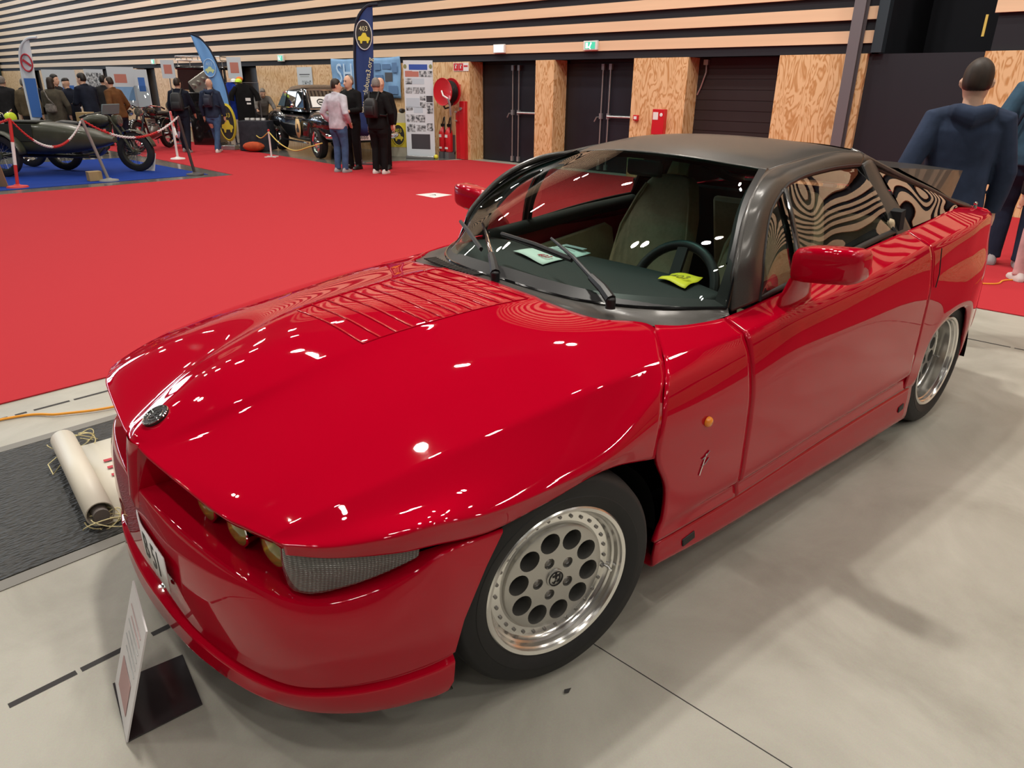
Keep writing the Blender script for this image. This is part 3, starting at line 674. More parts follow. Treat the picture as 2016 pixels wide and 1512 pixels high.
mb=MB(); mb.box((-2.05,-.68,.20),(-.98,.68,.30),CARPET_IN); mb.build('cabin_floor',CARPET_IN,CAR)
# ---- underbody, cavities
mb=MB(); mb.box((-.98,-.60,.17),(.52,.60,.56),DARKIN); mb.box((-3.0,-.60,.20),(-2.1,.60,.60),DARKIN); mb.box((-2.25,-.72,.15),(-.40,.72,.22),DARKIN); mb.build('underbody_light_block',DARKIN,CAR)  # dark boxes added inside the shell to block light through the gaps
for sg in (1,-1):
    for (cx,r,z0) in ((-.01,.365,.30),(-2.50,.345,.26)):
        mb=MB(); N=24; V=[]
        for y in (.56,.822):
            for k in range(N+1):
                a=PI*k/N; V.append((cx+r*math.cos(a),y*sg,z0+r*.98*math.sin(a)*(.93 if cx<-1 else .93)))
        mb.add(V,grid_faces(N+1,2),DARKIN); mb.build('wheel_arch_liner',DARKIN,CAR)
# ---- wheels
def make_wheel(face,flange,bulge,loc,steer,flip):
    """wheel with its outer side towards +y before it is turned"""
    mb=MB(); ro=.150
    bm=bmesh.new(); es=[]
    def ring(cx,cz,r,n):
        vs=[bm.verts.new((cx+r*math.cos(2*PI*k/n),0,cz+r*math.sin(2*PI*k/n))) for k in range(n)]
        return vs,[bm.edges.new((vs[k],vs[(k+1)%n])) for k in range(n)]
    _,e=ring(0,0,ro,72); es+=e
    H=[]
    for k in range(10):
        a=2*PI*k/10+.16; c=(.112*math.cos(a),.112*math.sin(a)); H.append(c); _,e=ring(c[0],c[1],.0298,20); es+=e
    Nn=[]
    for k in range(5):
        a=2*PI*k/5+PI/2-.35; c=(.052*math.cos(a),.052*math.sin(a)); Nn.append(c); _,e=ring(c[0],c[1],.0158,14); es+=e
    bmesh.ops.triangle_fill(bm,edges=es,use_beauty=True,use_dissolve=False)
    bm.verts.index_update()
    V=[tuple((v.co.x,face+.012,v.co.z)) for v in bm.verts]; F=[tuple(v.index for v in f.verts) for f in bm.faces]; bm.free()
    mb.add(V,F,ALLOY)
    for (c,r,n,d) in [(h,.0298,20,.055) for h in H]+[(h,.0158,14,.014) for h in Nn]:
        mb.add([(c[0]+r*math.cos(2*PI*k/n),y,c[1]+r*math.sin(2*PI*k/n)) for y in (face+.012,face+.012-d) for k in range(n)],grid_faces(n,2,True),ALLOY)
        if d<.02: mb.add([(c[0]+r*math.cos(2*PI*k/n),face+.012-d,c[1]+r*math.sin(2*PI*k/n)) for k in range(n)],[tuple(range(n))],ALLOY)
    mb.lathe([(face+.012,ro),(face+.010,ro+.003),(face,ro+.004),(face-.001,.160)],72,ALLOY)
    w=mb.build('wheel',ALLOY,CAR,angle=35); w.location=loc; w.rotation_euler=(0,0,steer+(PI if flip else 0))
    w['label']='silver alloy wheel with ten round holes'
    mb=MB(); mb.lathe([(face-.001,.158),(face-.001,.186),(face+.004,.190),(flange-.030,.192),(flange-.026,.197),(flange-.014,.200),(flange-.010,.204),(flange-.003,.2065),(flange-.001,.213),(flange,.216),(flange-.003,.220),(flange-.012,.221)],96,POLISH)
    lip=mb.build('rim_lip',POLISH,w,angle=25); lip['label']='polished deep rim lip'
    mb=MB(); mb.lathe([(-.07,.02),(-.07,.19),(face-.006,.19),(face-.006,.155)],48,DARKIN); mb.build('inner_barrel',DARKIN,w)
    b=bulge
    prof=[(-b+.02,.212),(-b+.004,.235),(-b,.262),(-b+.008,.290),(-b+.024,.306),(-b+.045,.311),(-.045,.3135),(-.040,.308),(-.034,.3135),(0,.314),(.034,.3135),(.040,.308),(.046,.3135),(b-.045,.311),(b-.024,.306),(b-.012,.296),(b-.008,.290),(b-.0075,.286),(b-.001,.264),(b-.001,.255),(b+.0005,.253),(b-.002,.238),(b-.009,.224),(b-.012,.219)]
    mb=MB(); mb.lathe(prof,96,TYRE); mb.build('tyre',TYRE,w,angle=30)
    mb=MB(); mb.lathe([(face+.010,.027),(face+.016,.026),(face+.018,.022),(face+.0185,.0005)],28,ALLOY); cap=mb.build('centre_cap',ALLOY,w)
    mb=MB(); y=face+.0192
    mb.tube([(.021*math.cos(2*PI*k/24),y,.021*math.sin(2*PI*k/24)) for k in range(24)],.0016,6,BLACK,closed=True)
    mb.obox((0,y,.008),(.003,0,0),(0,.0006,0),(0,0,.010),BLACK); mb.obox((0,y,.009),(.011,0,0),(0,.0006,0),(0,0,.003),BLACK)
    mb.tube([(-.010,y,-.004),(-.004,y,-.010),(.002,y,-.006),(.006,y,-.013),(.011,y,-.008)],.0018,6,BLACK); mb.obox((-.012,y,.0),(.0018,0,0),(0,.0006,0),(0,0,.013),BLACK)
    mb.build('cap_emblem',BLACK,cap)
    proto=None
    for c in Nn:
        if proto is None:
            mb=MB(); mb.lathe([(0,.0105),(.008,.0105),(.010,.008),(.006,.006),(.006,.0005)],12,BOLT); proto=mb.build('wheel_nut',BOLT,w); o=proto
        else: o=proto.copy(); COL.objects.link(o); o.parent=w
        o.location=(c[0],face-.001,c[1])
    proto=None
    for k in range(30):
        a=2*PI*k/30
        if proto is None:
            mb=MB(); mb.lathe([(0,.0048),(.004,.0048),(.005,.0035),(.005,.0005)],8,BOLT); proto=mb.build('rim_bolt',BOLT,w); o=proto
        else: o=proto.copy(); COL.objects.link(o); o.parent=w
        o.location=(.173*math.cos(a),face-.001,.173*math.sin(a))
    mb=MB(); mb.tube([(-.176,face+.0,-.035),(-.180,face+.018,-.036),(-.176,face+.030,-.035)],.004,8,CHROME); mb.build('tyre_valve',CHROME,w)
    return w
make_wheel(.058,.098,.1055,(0,.7315,.312),math.radians(-9.18),False)
make_wheel(.058,.098,.1055,(0,-.7315,.312),math.radians(-9.18),True)
make_wheel(.022,.108,.1140,(-2.51,.704,.312),0,False)
make_wheel(.022,.108,.1140,(-2.51,-.704,.312),0,True)
# ---- papers on the dash (rest on it: things of their own, turned with the car)
def on_car(o): o.matrix_world=Matrix.Rotation(math.radians(-6),4,'Z')@o.matrix_world; return o
def sheet(corners,name,m,label,cat,sag=.004):
    A=[Vector(c) for c in corners]; n=8; mb=MB(); V=[]
    for j in range(n):
        for i in range(n):
            u,v=i/(n-1),j/(n-1); p=A[0]*(1-u)*(1-v)+A[1]*u*(1-v)+A[2]*u*v+A[3]*(1-u)*v
            V.append(p+Vector((0,0,sag*math.sin(u*PI*2)*.8+sag*math.sin(v*PI*1.5)+sag)))
    mb.add(V,grid_faces(n,n),m); o=mb.build(name,m); o.modifiers.new('t','SOLIDIFY').thickness=.0008
    on_car(o); return tag(o,label,cat)
# ================================================================= papers on the dashboard
YEL=mat('yellow_card',(.80,.72,.03),.5)
INK=mat('dark_ink',(.03,.03,.03),.6); REDINK=mat('red_ink',(.45,.03,.05),.6); BLUEINK=mat('blue_ink',(.04,.10,.42),.6); GREYINK=mat('grey_ink',(.32,.36,.36),.7)
ps=sheet([(-.776,-.285,.880),(-1.03,-.245,.880),(-1.01,-.075,.880),(-.718,-.048,.880)],'notice_sheet',PAPER,'white printed sheet lying on the dashboard behind the windscreen','paper')
def on_sheet(u,v,c): 
    A=[Vector(x) for x in c]; return A[0]*(1-u)*(1-v)+A[1]*u*(1-v)+A[2]*u*v+A[3]*(1-u)*v
pc=[(-.776,-.285,.892),(-1.03,-.245,.892),(-1.01,-.075,.892),(-.718,-.048,.892)]
text('403',.05,'sheet_number',REDINK,ps,frame(on_sheet(.20,.72,pc),(.03,1,0),(-1,.05,.0)))
mb=MB()
for k in range(5):
    a,b=on_sheet(.38+.09*k,.2,pc),on_sheet(.38+.09*k,.85-.1*(k%2),pc); mb.obox((a+b)/2,(b-a)/2,(-.004,0,0),(0,0,.0003),GREYINK)
mb.build('sheet_print',GREYINK,ps)
mb=MB(); a=on_sheet(.93,.5,pc); mb.obox(a,(.0,.06,0),(-.014,0,0),(0,0,.0004),GREYINK); mb.build('sheet_header',GREYINK,ps)
yc=[(-.875,.385,.882),(-.965,.365,.884),(-1.01,.455,.890),(-.865,.505,.884)]
yl=sheet([(-.870,.375,.880),(-.960,.365,.882),(-1.0,.470,.889),(-.850,.505,.882)],'number_card',YEL,'yellow card numbered 403 lying on the dashboard by the steering wheel','card',.006)
text('403',.052,'card_number',mat('olive_ink',(.22,.19,.02),.6),yl,frame((-.918,.432,.8975),(-.10,1,.05),(-1,-.10,0)))

# ================================================================= the hall
PLY=mat('plywood',(.60,.34,.15),.5)
n_,l_,b_=nodes(PLY)
tc=n_.new('ShaderNodeTexCoord'); mp=n_.new('ShaderNodeMapping'); mp.inputs['Scale'].default_value=(2.2,2.2,.55)
nz=n_.new('ShaderNodeTexNoise'); nz.inputs['Scale'].default_value=2.6; nz.inputs['Detail'].default_value=3; nz.inputs['Distortion'].default_value=.6
wv=n_.new('ShaderNodeMath'); wv.operation='MULTIPLY'; wv.inputs[1].default_value=62
sn=n_.new('ShaderNodeMath'); sn.operation='SINE'
r1=n_.new('ShaderNodeValToRGB'); r1.color_ramp.elements[0].color=(.50,.26,.095,1); r1.color_ramp.elements[1].color=(.72,.49,.265,1); r1.color_ramp.elements[0].position=.0; r1.color_ramp.elements[1].position=.55
mr=n_.new('ShaderNodeMapRange'); mr.inputs['From Min'].default_value=-1
l_.new(tc.outputs['Object'],mp.inputs['Vector']); l_.new(mp.outputs['Vector'],nz.inputs['Vector']); l_.new(nz.outputs['Fac'],wv.inputs[0]); l_.new(wv.outputs[0],sn.inputs[0]); l_.new(sn.outputs[0],mr.inputs['Value']); l_.new(mr.outputs['Result'],r1.inputs['Fac']); l_.new(r1.outputs['Color'],b_.inputs['Base Color'])
SLAT=noisy(mat('orange_wood_slat',(.80,.57,.37),.5),2.5,.12,5,stretch=(1,.12,3))
BACK=mat('black_wall_felt',(.010,.011,.017),.8)
DOORM=noisy(mat('dark_door_paint',(.014,.016,.025),.42),1.2,.35,3)
STEEL=mat('grey_painted_steel',(.16,.155,.17),.45,.3)
GALV=mat('galvanised_steel',(.45,.47,.48),.35,.8)
CONC=mat('polished_concrete',(.47,.43,.355),.42)
n_,l_,b_=nodes(CONC)
tc=n_.new('ShaderNodeTexCoord')
def nzt(scale,detail,dist=0,rough=.55):
    t=n_.new('ShaderNodeTexNoise'); t.inputs['Scale'].default_value=scale; t.inputs['Detail'].default_value=detail; t.inputs['Distortion'].default_value=dist; t.inputs['Roughness'].default_value=rough
    l_.new(tc.outputs['Object'],t.inputs['Vector']); return t
a=nzt(1.3,8,.8,.65); b2=nzt(260,2); c2=nzt(6,6,1.5)
r1=n_.new('ShaderNodeValToRGB'); r1.color_ramp.elements[0].color=(.335,.320,.272,1); r1.color_ramp.elements[1].color=(.465,.45,.39,1); r1.color_ramp.elements[0].position=.32; r1.color_ramp.elements[1].position=.62
l_.new(a.outputs['Fac'],r1.inputs['Fac'])
mx=n_.new('ShaderNodeMix'); mx.data_type='RGBA'; mx.blend_type='MULTIPLY'; mx.inputs['Factor'].default_value=.22
l_.new(r1.outputs['Color'],mx.inputs['A']); l_.new(b2.outputs['Color'],mx.inputs['B'])
mx2=n_.new('ShaderNodeMix'); mx2.data_type='RGBA'; mx2.blend_type='MIX'; mx2.inputs['B'].default_value=(.34,.27,.20,1)
r2=n_.new('ShaderNodeValToRGB'); r2.color_ramp.elements[0].position=.66; r2.color_ramp.elements[1].position=.80; r2.color_ramp.elements[1].color=(.35,.35,.35,1)
l_.new(c2.outputs['Fac'],r2.inputs['Fac']); l_.new(r2.outputs['Color'],mx2.inputs['Factor']); l_.new(mx.outputs['Result'],mx2.inputs['A']); l_.new(mx2.outputs['Result'],b_.inputs['Base Color'])
mrr=n_.new('ShaderNodeMapRange'); mrr.inputs['To Min'].default_value=.28; mrr.inputs['To Max'].default_value=.5; l_.new(a.outputs['Fac'],mrr.inputs['Value']); l_.new(mrr.outputs['Result'],b_.inputs['Roughness'])
FLOOR2=noisy(mat('dark_polished_concrete',(.17,.165,.15),.16),1.1,.3,6,rough_amt=.06)
REDC=noisy(mat('red_event_carpet',(.48,.032,.042),.95,spec=.15),900,.22,2,bump=.25,bump_dist=.002)
BLUEC=noisy(mat('blue_event_carpet',(.012,.045,.28),.95,spec=.15),700,.25,2)
U=-9.95           # face of the rear wall
# floor slab with the red runner carpets and the blue stand carpet on it
mb=MB(); mb.add([(-10.4,-48,0),(14,-48,0),(14,16,0),(-10.4,16,0)],[(0,1,2,3)],CONC); tag(mb.build('floor',CONC),kind='structure')
mb=MB(); mb.add([(-10.35,-48,.002),(12,-48,.002),(12,-10.72,.002),(-10.35,-10.4,.002)],[(0,1,2,3)],FLOOR2); tag(mb.build('floor_2',FLOOR2),kind='structure')
def slab(poly,z,t,name,m,label,cat='carpet'):
    mb=MB(); mb.poly([(x,y,z-t) for x,y in poly],t,(0,0,1),m); return tag(mb.build(name,m,smooth=False),label,cat)
slab([(13,-2.33),(-4.84,-2.33),(-4.85,15.4),(-9.94,15.4),(-9.94,-10.05),(-8.6,-10.86),(-7.16,-11.06),(-4.84,-10.74),(-2.6,-10.63),(13,-10.55)],.008,.006,'carpet',REDC,'wide red carpet running across the hall behind the red coupe')
slab([(-7.17,-11.06),(-4.84,-10.74),(-5.05,-14.8),(-5.1,-26),(-8.2,-26),(-7.45,-14.8),(-7.28,-12.4)],.007,.004,'carpet',REDC,'red carpet aisle between the motorcycle stand and the black saloon')
slab([(-4.55,-11.12),(13,-10.95),(13,-15.5),(-4.55,-15.2)],.009,.005,'carpet',BLUEC,'blue carpet under the green sidecar motorcycle')
# joints in the concrete
JOINT=mat('dark_floor_joint',(.035,.032,.032),.8)
def strip(x0,x1,y0,y1,z=.0008): return [(x0,y0,z),(x1,y0,z),(x1,y1,z),(x0,y1,z)]
mb=MB()
def dash(ax,fix,a,b,w,seed):
    r=random.Random(seed); p=a
    while p<b:
        L=r.choice([.05,.11,.20,.31,.16]); q=min(b,p+L)
        mb.add(strip(p,q,fix-w,fix+w) if ax=='x' else strip(fix-w,fix+w,p,q),[(0,1,2,3)],JOINT); p=q+r.choice([.012,.02,.03])
dash('x',-.138,-12,12,.010,3)
dash('x',-2.14,-4.8,12,.010,5); dash('y',-3.995,-2.3,12,.008,8)
mb.add(strip(-.066,-.063,-.7,12),[(0,1,2,3)],JOINT); mb.add(strip(4.0,4.003,-.7,12),[(0,1,2,3)],JOINT)
tag(mb.build('floor_3',JOINT,smooth=False),kind='structure')
# trench cover
TRM=noisy(mat('dark_studded_steel',(.042,.041,.038),.55,.2),.9,.3,3)
n_,l_,b_=nodes(TRM); tc=n_.new('ShaderNodeTexCoord'); mp=n_.new('ShaderNodeMapping'); mp.inputs['Rotation'].default_value=(0,0,.78)
vo=n_.new('ShaderNodeTexVoronoi'); vo.inputs['Scale'].default_value=38; bp=n_.new('ShaderNodeBump'); bp.inputs['Distance'].default_value=.012; bp.inputs['Strength'].default_value=1
mp.inputs['Scale'].default_value=(1,2.2,1)
l_.new(tc.outputs['Object'],mp.inputs['Vector']); l_.new(mp.outputs['Vector'],vo.inputs['Vector']); l_.new(vo.outputs['Distance'],bp.inputs['Height']); l_.new(bp.outputs['Normal'],b_.inputs['Normal'])
tr=empty('trench_cover',(4,-1.24,0),0,'dark studded metal trench cover sunk in the concrete beside the red coupe','floor cover')
for k in range(12):
    mb=MB(); x0=-8+k*1.32; mb.box((x0+.006,-.50,-.01),(x0+1.314,.50,.004),TRM); mb.build('cover_plate',TRM,tr)
for s in (-1,1):
    mb=MB(); mb.box((-8,s*.535-.028,-.01),(8,s*.535+.028,.003),mat('worn_grey_steel',(.20,.19,.17),.5,.3)); mb.build('cover_frame',_M['worn_grey_steel'],tr)
# ---- rear wall: plywood base, doors in recesses, wooden slats above
mb=MB()
yL,yR=-46.5,-2.04
P0=.295
def wallbox(y0,y1,z0,z1,m,x0=U-.3,x1=U): mb.box((x0,y0,z0),(x1,y1,z1),m)
ZH=1.97
wallbox(-18.9,-10.05,0,ZH,PLY); wallbox(-8.18,-7.74,0,ZH,PLY); wallbox(-5.92,-4.88,0,ZH,PLY); wallbox(-3.32,-2.09,0,ZH,PLY)
for a,b in ((-22.2,-20.4),(-26,-23.8),(-30.5,-27.6),(-34.5,-32.2),(-39,-36.2),(-46.5,-40.8)): wallbox(a,b,0,ZH,PLY)
wallbox(-.66,15.5,0,1.97,PLY)
# recess backs and reveals
mb.box((U-.5,yL,0),(U-.42,yR,ZH+.1),BACK)
for y in (-18.9,-10.05,-8.18,-7.74,-5.92,-4.88,-3.32,-2.09): 
    s=1
    mb.box((U-.42,y-.012,0),(U-.001,y+.012,ZH),PLY)
mb.box((U-.42,yL,ZH),(U-.03,yR,ZH+.14),BACK)
mb.box((U-.32,yL,ZH),(U-.30+.25,yR,9.2),BACK)
z=2.10
while z<9.0:
    mb.box((U-.05,yL,z),(U,yR,z+.158),SLAT); z+=P0
# right-hand part
mb.box((U-.3,-.62,1.97),(U-.05,15.5,9.2),BACK); z=2.40
while z<9.0:
    mb.box((U-.05,-.66,z),(U,15.5,z+.158),SLAT); z+=P0
tag(mb.build('wall_back',PLY,smooth=False),kind='structure')
mb=MB(); mb.box((U-2.4,-2.04,0),(U-2.3,-.62,9.2),BACK); mb.box((U-2.4,-2.1,0),(U-.3,-2.02,9.2),BACK); mb.box((U-2.4,-.64,0),(U-.3,-.56,9.2),BACK)
tag(mb.build('wall_recess',BACK,smooth=False),kind='structure')
# grey edge duct beside the dark opening
mb=MB(); mb.box((U-.12,-2.035,1.98),(U+.03,-1.90,9.0),mat('blue_grey_duct',(.045,.065,.08),.4,.4)); tag(mb.build('trim_1',_M['blue_grey_duct'],smooth=False),kind='structure')
mb=MB(); mb.box((U-.2,-2.08,0),(U-.08,-.68,1.965),mat('black_panel_paint',(.012,.014,.021),.5)); tag(mb.build('door_4',_M['black_panel_paint'],smooth=False),kind='structure')
mb=MB(); mb.box((U-.25,-.80,2.15),(U-.22,-.77,2.40),mat('yellow_cable_guard',(.7,.55,.12),.6)); tag(mb.build('trim_2',_M['yellow_cable_guard'],smooth=False),kind='structure')
# column in front of the wall
mb=MB(); y=-2.235
mb.box((U+.02,y-.075,0),(U+.035,y+.075,9.1),STEEL); mb.box((U+.16,y-.075,0),(U+.175,y+.075,9.1),STEEL); mb.box((U+.035,y-.006,0),(U+.16,y+.006,9.1),STEEL)
mb.box((U+.0,y-.12,0),(U+.2,y+.12,.02),STEEL)
tag(mb.build('column_1',STEEL,smooth=False),kind='structure')
# double doors with panic bars
def fire_door(i,y0,y1,bar=True):
    x=U-.42; ym=y0+(y1-y0)*.55
    mb=MB(); mb.box((x,y0,0),(x+.03,y0+.07,ZH),BLACK); mb.box((x,y1-.07,0),(x+.03,y1,ZH),BLACK); mb.box((x,y0,ZH-.05),(x+.03,y1,ZH),BLACK)
    d=tag(mb.build('door_%d'%i,BLACK,smooth=False),kind='structure')
    for a,b in ((y0+.075,ym-.004),(ym+.004,y1-.075)):
        mb=MB(); mb.box((x+.002,a,.01),(x+.045,b,ZH-.055),DOORM); mb.build('door_leaf',DOORM,d,smooth=False)
    for yy,s in ((ym-.09,-1),(ym+.08,1)):
        mb=MB(); mb.tube([(x+.075,yy,.06),(x+.075,yy,ZH-.10)],.013,8,GALV)
        for zz in (.08,ZH-.12,1.0): mb.box((x+.04,yy-.03,zz-.05),(x+.095,yy+.03,zz+.05),GALV)
        mb.build('panic_rod',GALV,d)
    mb=MB(); mb.tube([(x+.11,ym+.08,1.0),(x+.11,y1-.12,1.0)],.022,8,GALV); mb.box((x+.045,y1-.15,.96),(x+.12,y1-.09,1.04),GALV); mb.build('panic_bar',GALV,d)
    mb=MB(); mb.tube([(x+.05,ym-.16,.98),(x+.10,ym-.17,.98),(x+.10,ym-.22,.90)],.012,8,GALV); mb.build('door_handle',GALV,d)
    return d
fire_door(1,-10.04,-8.19); fire_door(2,-7.73,-5.93)
mb=MB(); mb.box((U-.42,-4.87,0),(U-.36,-3.33,ZH),mat('dark_brown_shutter',(.022,.016,.017),.5))
for k in range(12): mb.box((U-.362,-4.86,.05+k*.16),(U-.352,-3.34,.05+k*.16+.145),_M['dark_brown_shutter'])
d3=tag(mb.build('door_3',_M['dark_brown_shutter'],smooth=False),kind='structure')
mb=MB(); mb.tube([(U-.33,-4.72,1.93),(U-.31,-4.70,1.75),(U-.33,-4.78,1.52),(U-.34,-4.84,1.40)],.014,8,GALV); mb.box((U-.36,-4.76,1.86),(U-.3,-4.68,1.94),GALV); mb.build('door_closer_cable',GALV,d3)
for i,(a,b) in enumerate(((-20.4,-18.9),(-23.8,-22.2),(-27.6,-26),(-32.2,-30.5),(-36.2,-34.5),(-40.8,-39.))):
    mb=MB(); mb.box((U-.41,a+.02,0),(U-.36,b-.02,ZH-.02),DOORM); tag(mb.build('door_%d'%(5+i),DOORM,smooth=False),kind='structure')
# left end wall with tall post and a band of high windows; right, front walls, ceiling
WALLG=mat('grey_hall_wall',(.20,.20,.20),.8); CEIL=mat('hall_ceiling',(.045,.042,.04),.9)
LW=mat('dark_green_grey_wall',(.05,.08,.08),.8)
mb=MB(); VX=-48.0; wins=[(-6.5+3.9*k,-6.5+3.9*k+3.7) for k in range(5)]
mb.box((-10.4,VX-.2,0),(14.2,VX,2.8),LW); mb.box((-10.4,VX-.2,7.4),(14.2,VX,9.2),LW); prev=-10.4
for a,b in wins+[(14.2,14.2)]:
    if a>prev: mb.box((prev,VX-.2,2.8),(a,VX,7.4),LW)
    prev=b
mb.box((-10.35,-46.5,0),(-9.5,-45.4,9.2),mat('dark_green_post',(.015,.04,.04),.6)); tag(mb.build('wall_left',WALLG,smooth=False),kind='structure')
SKYG=bpy.data.materials.new('bright_window_glass'); SKYG.use_nodes=True
_b=SKYG.node_tree.nodes['Principled BSDF']; _b.inputs['Base Color'].default_value=(.5,.55,.6,1); _b.inputs['Emission Color'].default_value=(.78,.89,1,1); _b.inputs['Emission Strength'].default_value=WIN_E
for i,(a,b) in enumerate(wins):
    mb=MB(); mb.box((a,VX-.1,2.8),(a+.1,VX+.03,7.4),STEEL); mb.box((b-.1,VX-.1,2.8),(b,VX+.03,7.4),STEEL); mb.box((a,VX-.1,5.0),(b,VX+.03,5.12),STEEL)
    w=tag(mb.build('window_%d'%(i+1),STEEL,smooth=False),kind='structure')
    mb=MB(); mb.add([(a,VX-.08,2.8),(b,VX-.08,2.8),(b,VX-.08,7.4),(a,VX-.08,7.4)],[(0,1,2,3)],SKYG); mb.build('window_pane',SKYG,w,smooth=False)
mb=MB(); mb.box((-12.4,16,0),(14.2,16.2,9.2),WALLG); tag(mb.build('wall_right',WALLG,smooth=False),kind='structure')
mb=MB(); mb.box((14,-48,0),(14.2,16,9.2),WALLG); tag(mb.build('wall_front',WALLG,smooth=False),kind='structure')
mb=MB(); mb.box((-12.6,-48,9.2),(14.2,16.2,9.35),CEIL); tag(mb.build('ceiling',CEIL,smooth=False),kind='structure')
# ---- signs and fire equipment on the wall
SIGNW=mat('white_sign',(.75,.75,.74),.5); GREEN=mat('green_exit_light',(.05,.45,.28),.4,emit=(.10,.85,.55),estr=.5); WHITEL=mat('white_exit_light',(.8,.9,.85),.4,emit=(.75,1,.9),estr=.9)
FRED=mat('fire_red_paint',(.55,.012,.02),.35,coat=.4)
def exit_sign(y,z,w,h,label,plain=False):
    mb=MB(); mb.box((U,y-w/2,z-h/2),(U+.05,y+w/2,z+h/2),SIGNW); s=tag(mb.build('exit_sign',SIGNW,bevel=.008),label,'exit sign','exit signs along the wall')
    if plain: mb=MB(); mb.box((U+.05,y-w*.42,z-h*.40),(U+.055,y+w*.42,z+h*.40),WHITEL); mb.build('sign_face',WHITEL,s)
    else:
        mb=MB(); mb.box((U+.05,y-w*.36,z-h*.36),(U+.055,y+w*.36,z+h*.36),GREEN); mb.build('sign_face',GREEN,s)
        mb=MB(); x=U+.057; mb.ball((x,y+.02,z+h*.2),.018,WHITEL,sc=(.2,1,1)); mb.obox((x,y+.005,z),(.001,0,0),(0,.012,.03),(0,.012,-.006),WHITEL); mb.obox((x,y-.01,z-.04),(.001,0,0),(0,.03,-.02),(0,.006,.006),WHITEL); mb.obox((x,y-.07,z),(.001,0,0),(0,.025,0),(0,0,.045),WHITEL); mb.build('running_figure',WHITEL,s)
    return s
exit_sign(-9.14,2.19,.31,.16,'blank glowing exit sign above the first double door',True)
exit_sign(-6.86,2.19,.31,.155,'green exit sign above the second double door')
exit_sign(-17.45,2.15,.30,.17,'green exit sign above the doorway left of the blue posters')
exit_sign(-25.9,2.17,.30,.17,'green exit sign behind the dark truck')
mb=MB(); mb.box((U,-10.52,1.79),(U+.01,-10.06,1.95),SIGNW); s=tag(mb.build('fire_sign',SIGNW),'small red and white fire equipment sign on plywood above the hose reel','sign')
for k,(a,b) in enumerate(((-10.51,-10.37),(-10.36,-10.22))):
    mb=MB(); mb.box((U+.01,a,1.80),(U+.013,b,1.94),FRED); mb.box((U+.013,a+.05,1.84),(U+.0145,a+.075,1.92),SIGNW); mb.box((U+.013,a+.04,1.895),(U+.0145,a+.10,1.915),SIGNW); mb.build('pictogram',FRED,s)
mb=MB(); mb.box((U+.01,-10.20,1.87),(U+.013,-10.08,1.90),FRED); mb.build('arrow_bar',FRED,s)
# hose reel
hr=empty('hose_reel',(U+.3,-10.42,1.38),0,'red fire hose reel on the plywood wall','fire hose')
ax=Vector((.97,.05,0)).normalized()
def reel_disc(o,r): 
    t=MB(); t.lathe([(0,.02),(0,r-.03),(.012,r),(.0,r+.006),(-.012,r),(-.008,r-.03),(-.012,.02)],36,FRED,axis='x'); q=ax.to_track_quat('X','Z'); t.v=[tuple(ax*o+q@Vector(p)) for p in t.v]; return t
reel_disc(.13,.27).build('reel_flange',FRED,hr); reel_disc(-.13,.27).build('reel_flange',FRED,hr)
t=MB(); q=ax.to_track_quat('X','Z')
for k in range(5): t.tube([ax*(-.095+.047*k)+q@Vector((0,.20*math.cos(a),.20*math.sin(a))) for a in [2*PI*i/36 for i in range(36)]],.026,8,BLACK,closed=True)
t.tube([ax*-.1,ax*.1],.17,20,BLACK); t.build('hose',BLACK,hr)
mb=MB(); e=ax*.16; mb.tube([e+Vector((0,0,.02)),e+Vector((.05,.10,-.07)),e+Vector((.02,.22,-.13))],.017,8,SIGNW); mb.tube([e+Vector((.02,.22,-.13)),e+Vector((.0,.25,-.25)),e+Vector((-.02,.25,-.46))],.022,8,GALV); mb.build('inlet_pipe',SIGNW,hr)
mb=MB(); mb.tube([ax*.02+Vector((0,-.12,-.24)),ax*.02+Vector((.03,-.02,-.33)),ax*.0+Vector((.02,.10,-.30)),ax*.0+Vector((0,.17,-.22))],.018,8,BLACK); mb.build('hose_end',BLACK,hr)
mb=MB(); mb.tube([(-.28,0,.05),(-.02,0,.05)],.03,8,FRED); mb.box((-.30,-.10,-.05),(-.28,.10,.15),FRED); mb.build('wall_bracket',FRED,hr)
mb=MB(); mb.box((U,-10.27,.008),(U+.10,-10.11,1.2),FRED); mb.box((U+.0,-10.43,.008),(U+.06,-10.27,1.0),FRED)
hp=tag(mb.build('red_steel_post',FRED,bevel=.01),'tall red steel riser post beside the hose reel','post')
mb=MB(); mb.tube([(U+.11,-10.19,1.05),(U+.15,-10.19,1.05)],.03,10,GALV); mb.tube([(U+.06,-10.45,.98),(U+.10,-10.35,.98)],.014,8,GALV); mb.tube([(U+.06,-10.45,.80),(U+.10,-10.35,.80)],.014,8,GALV); mb.build('valve',GALV,hp)
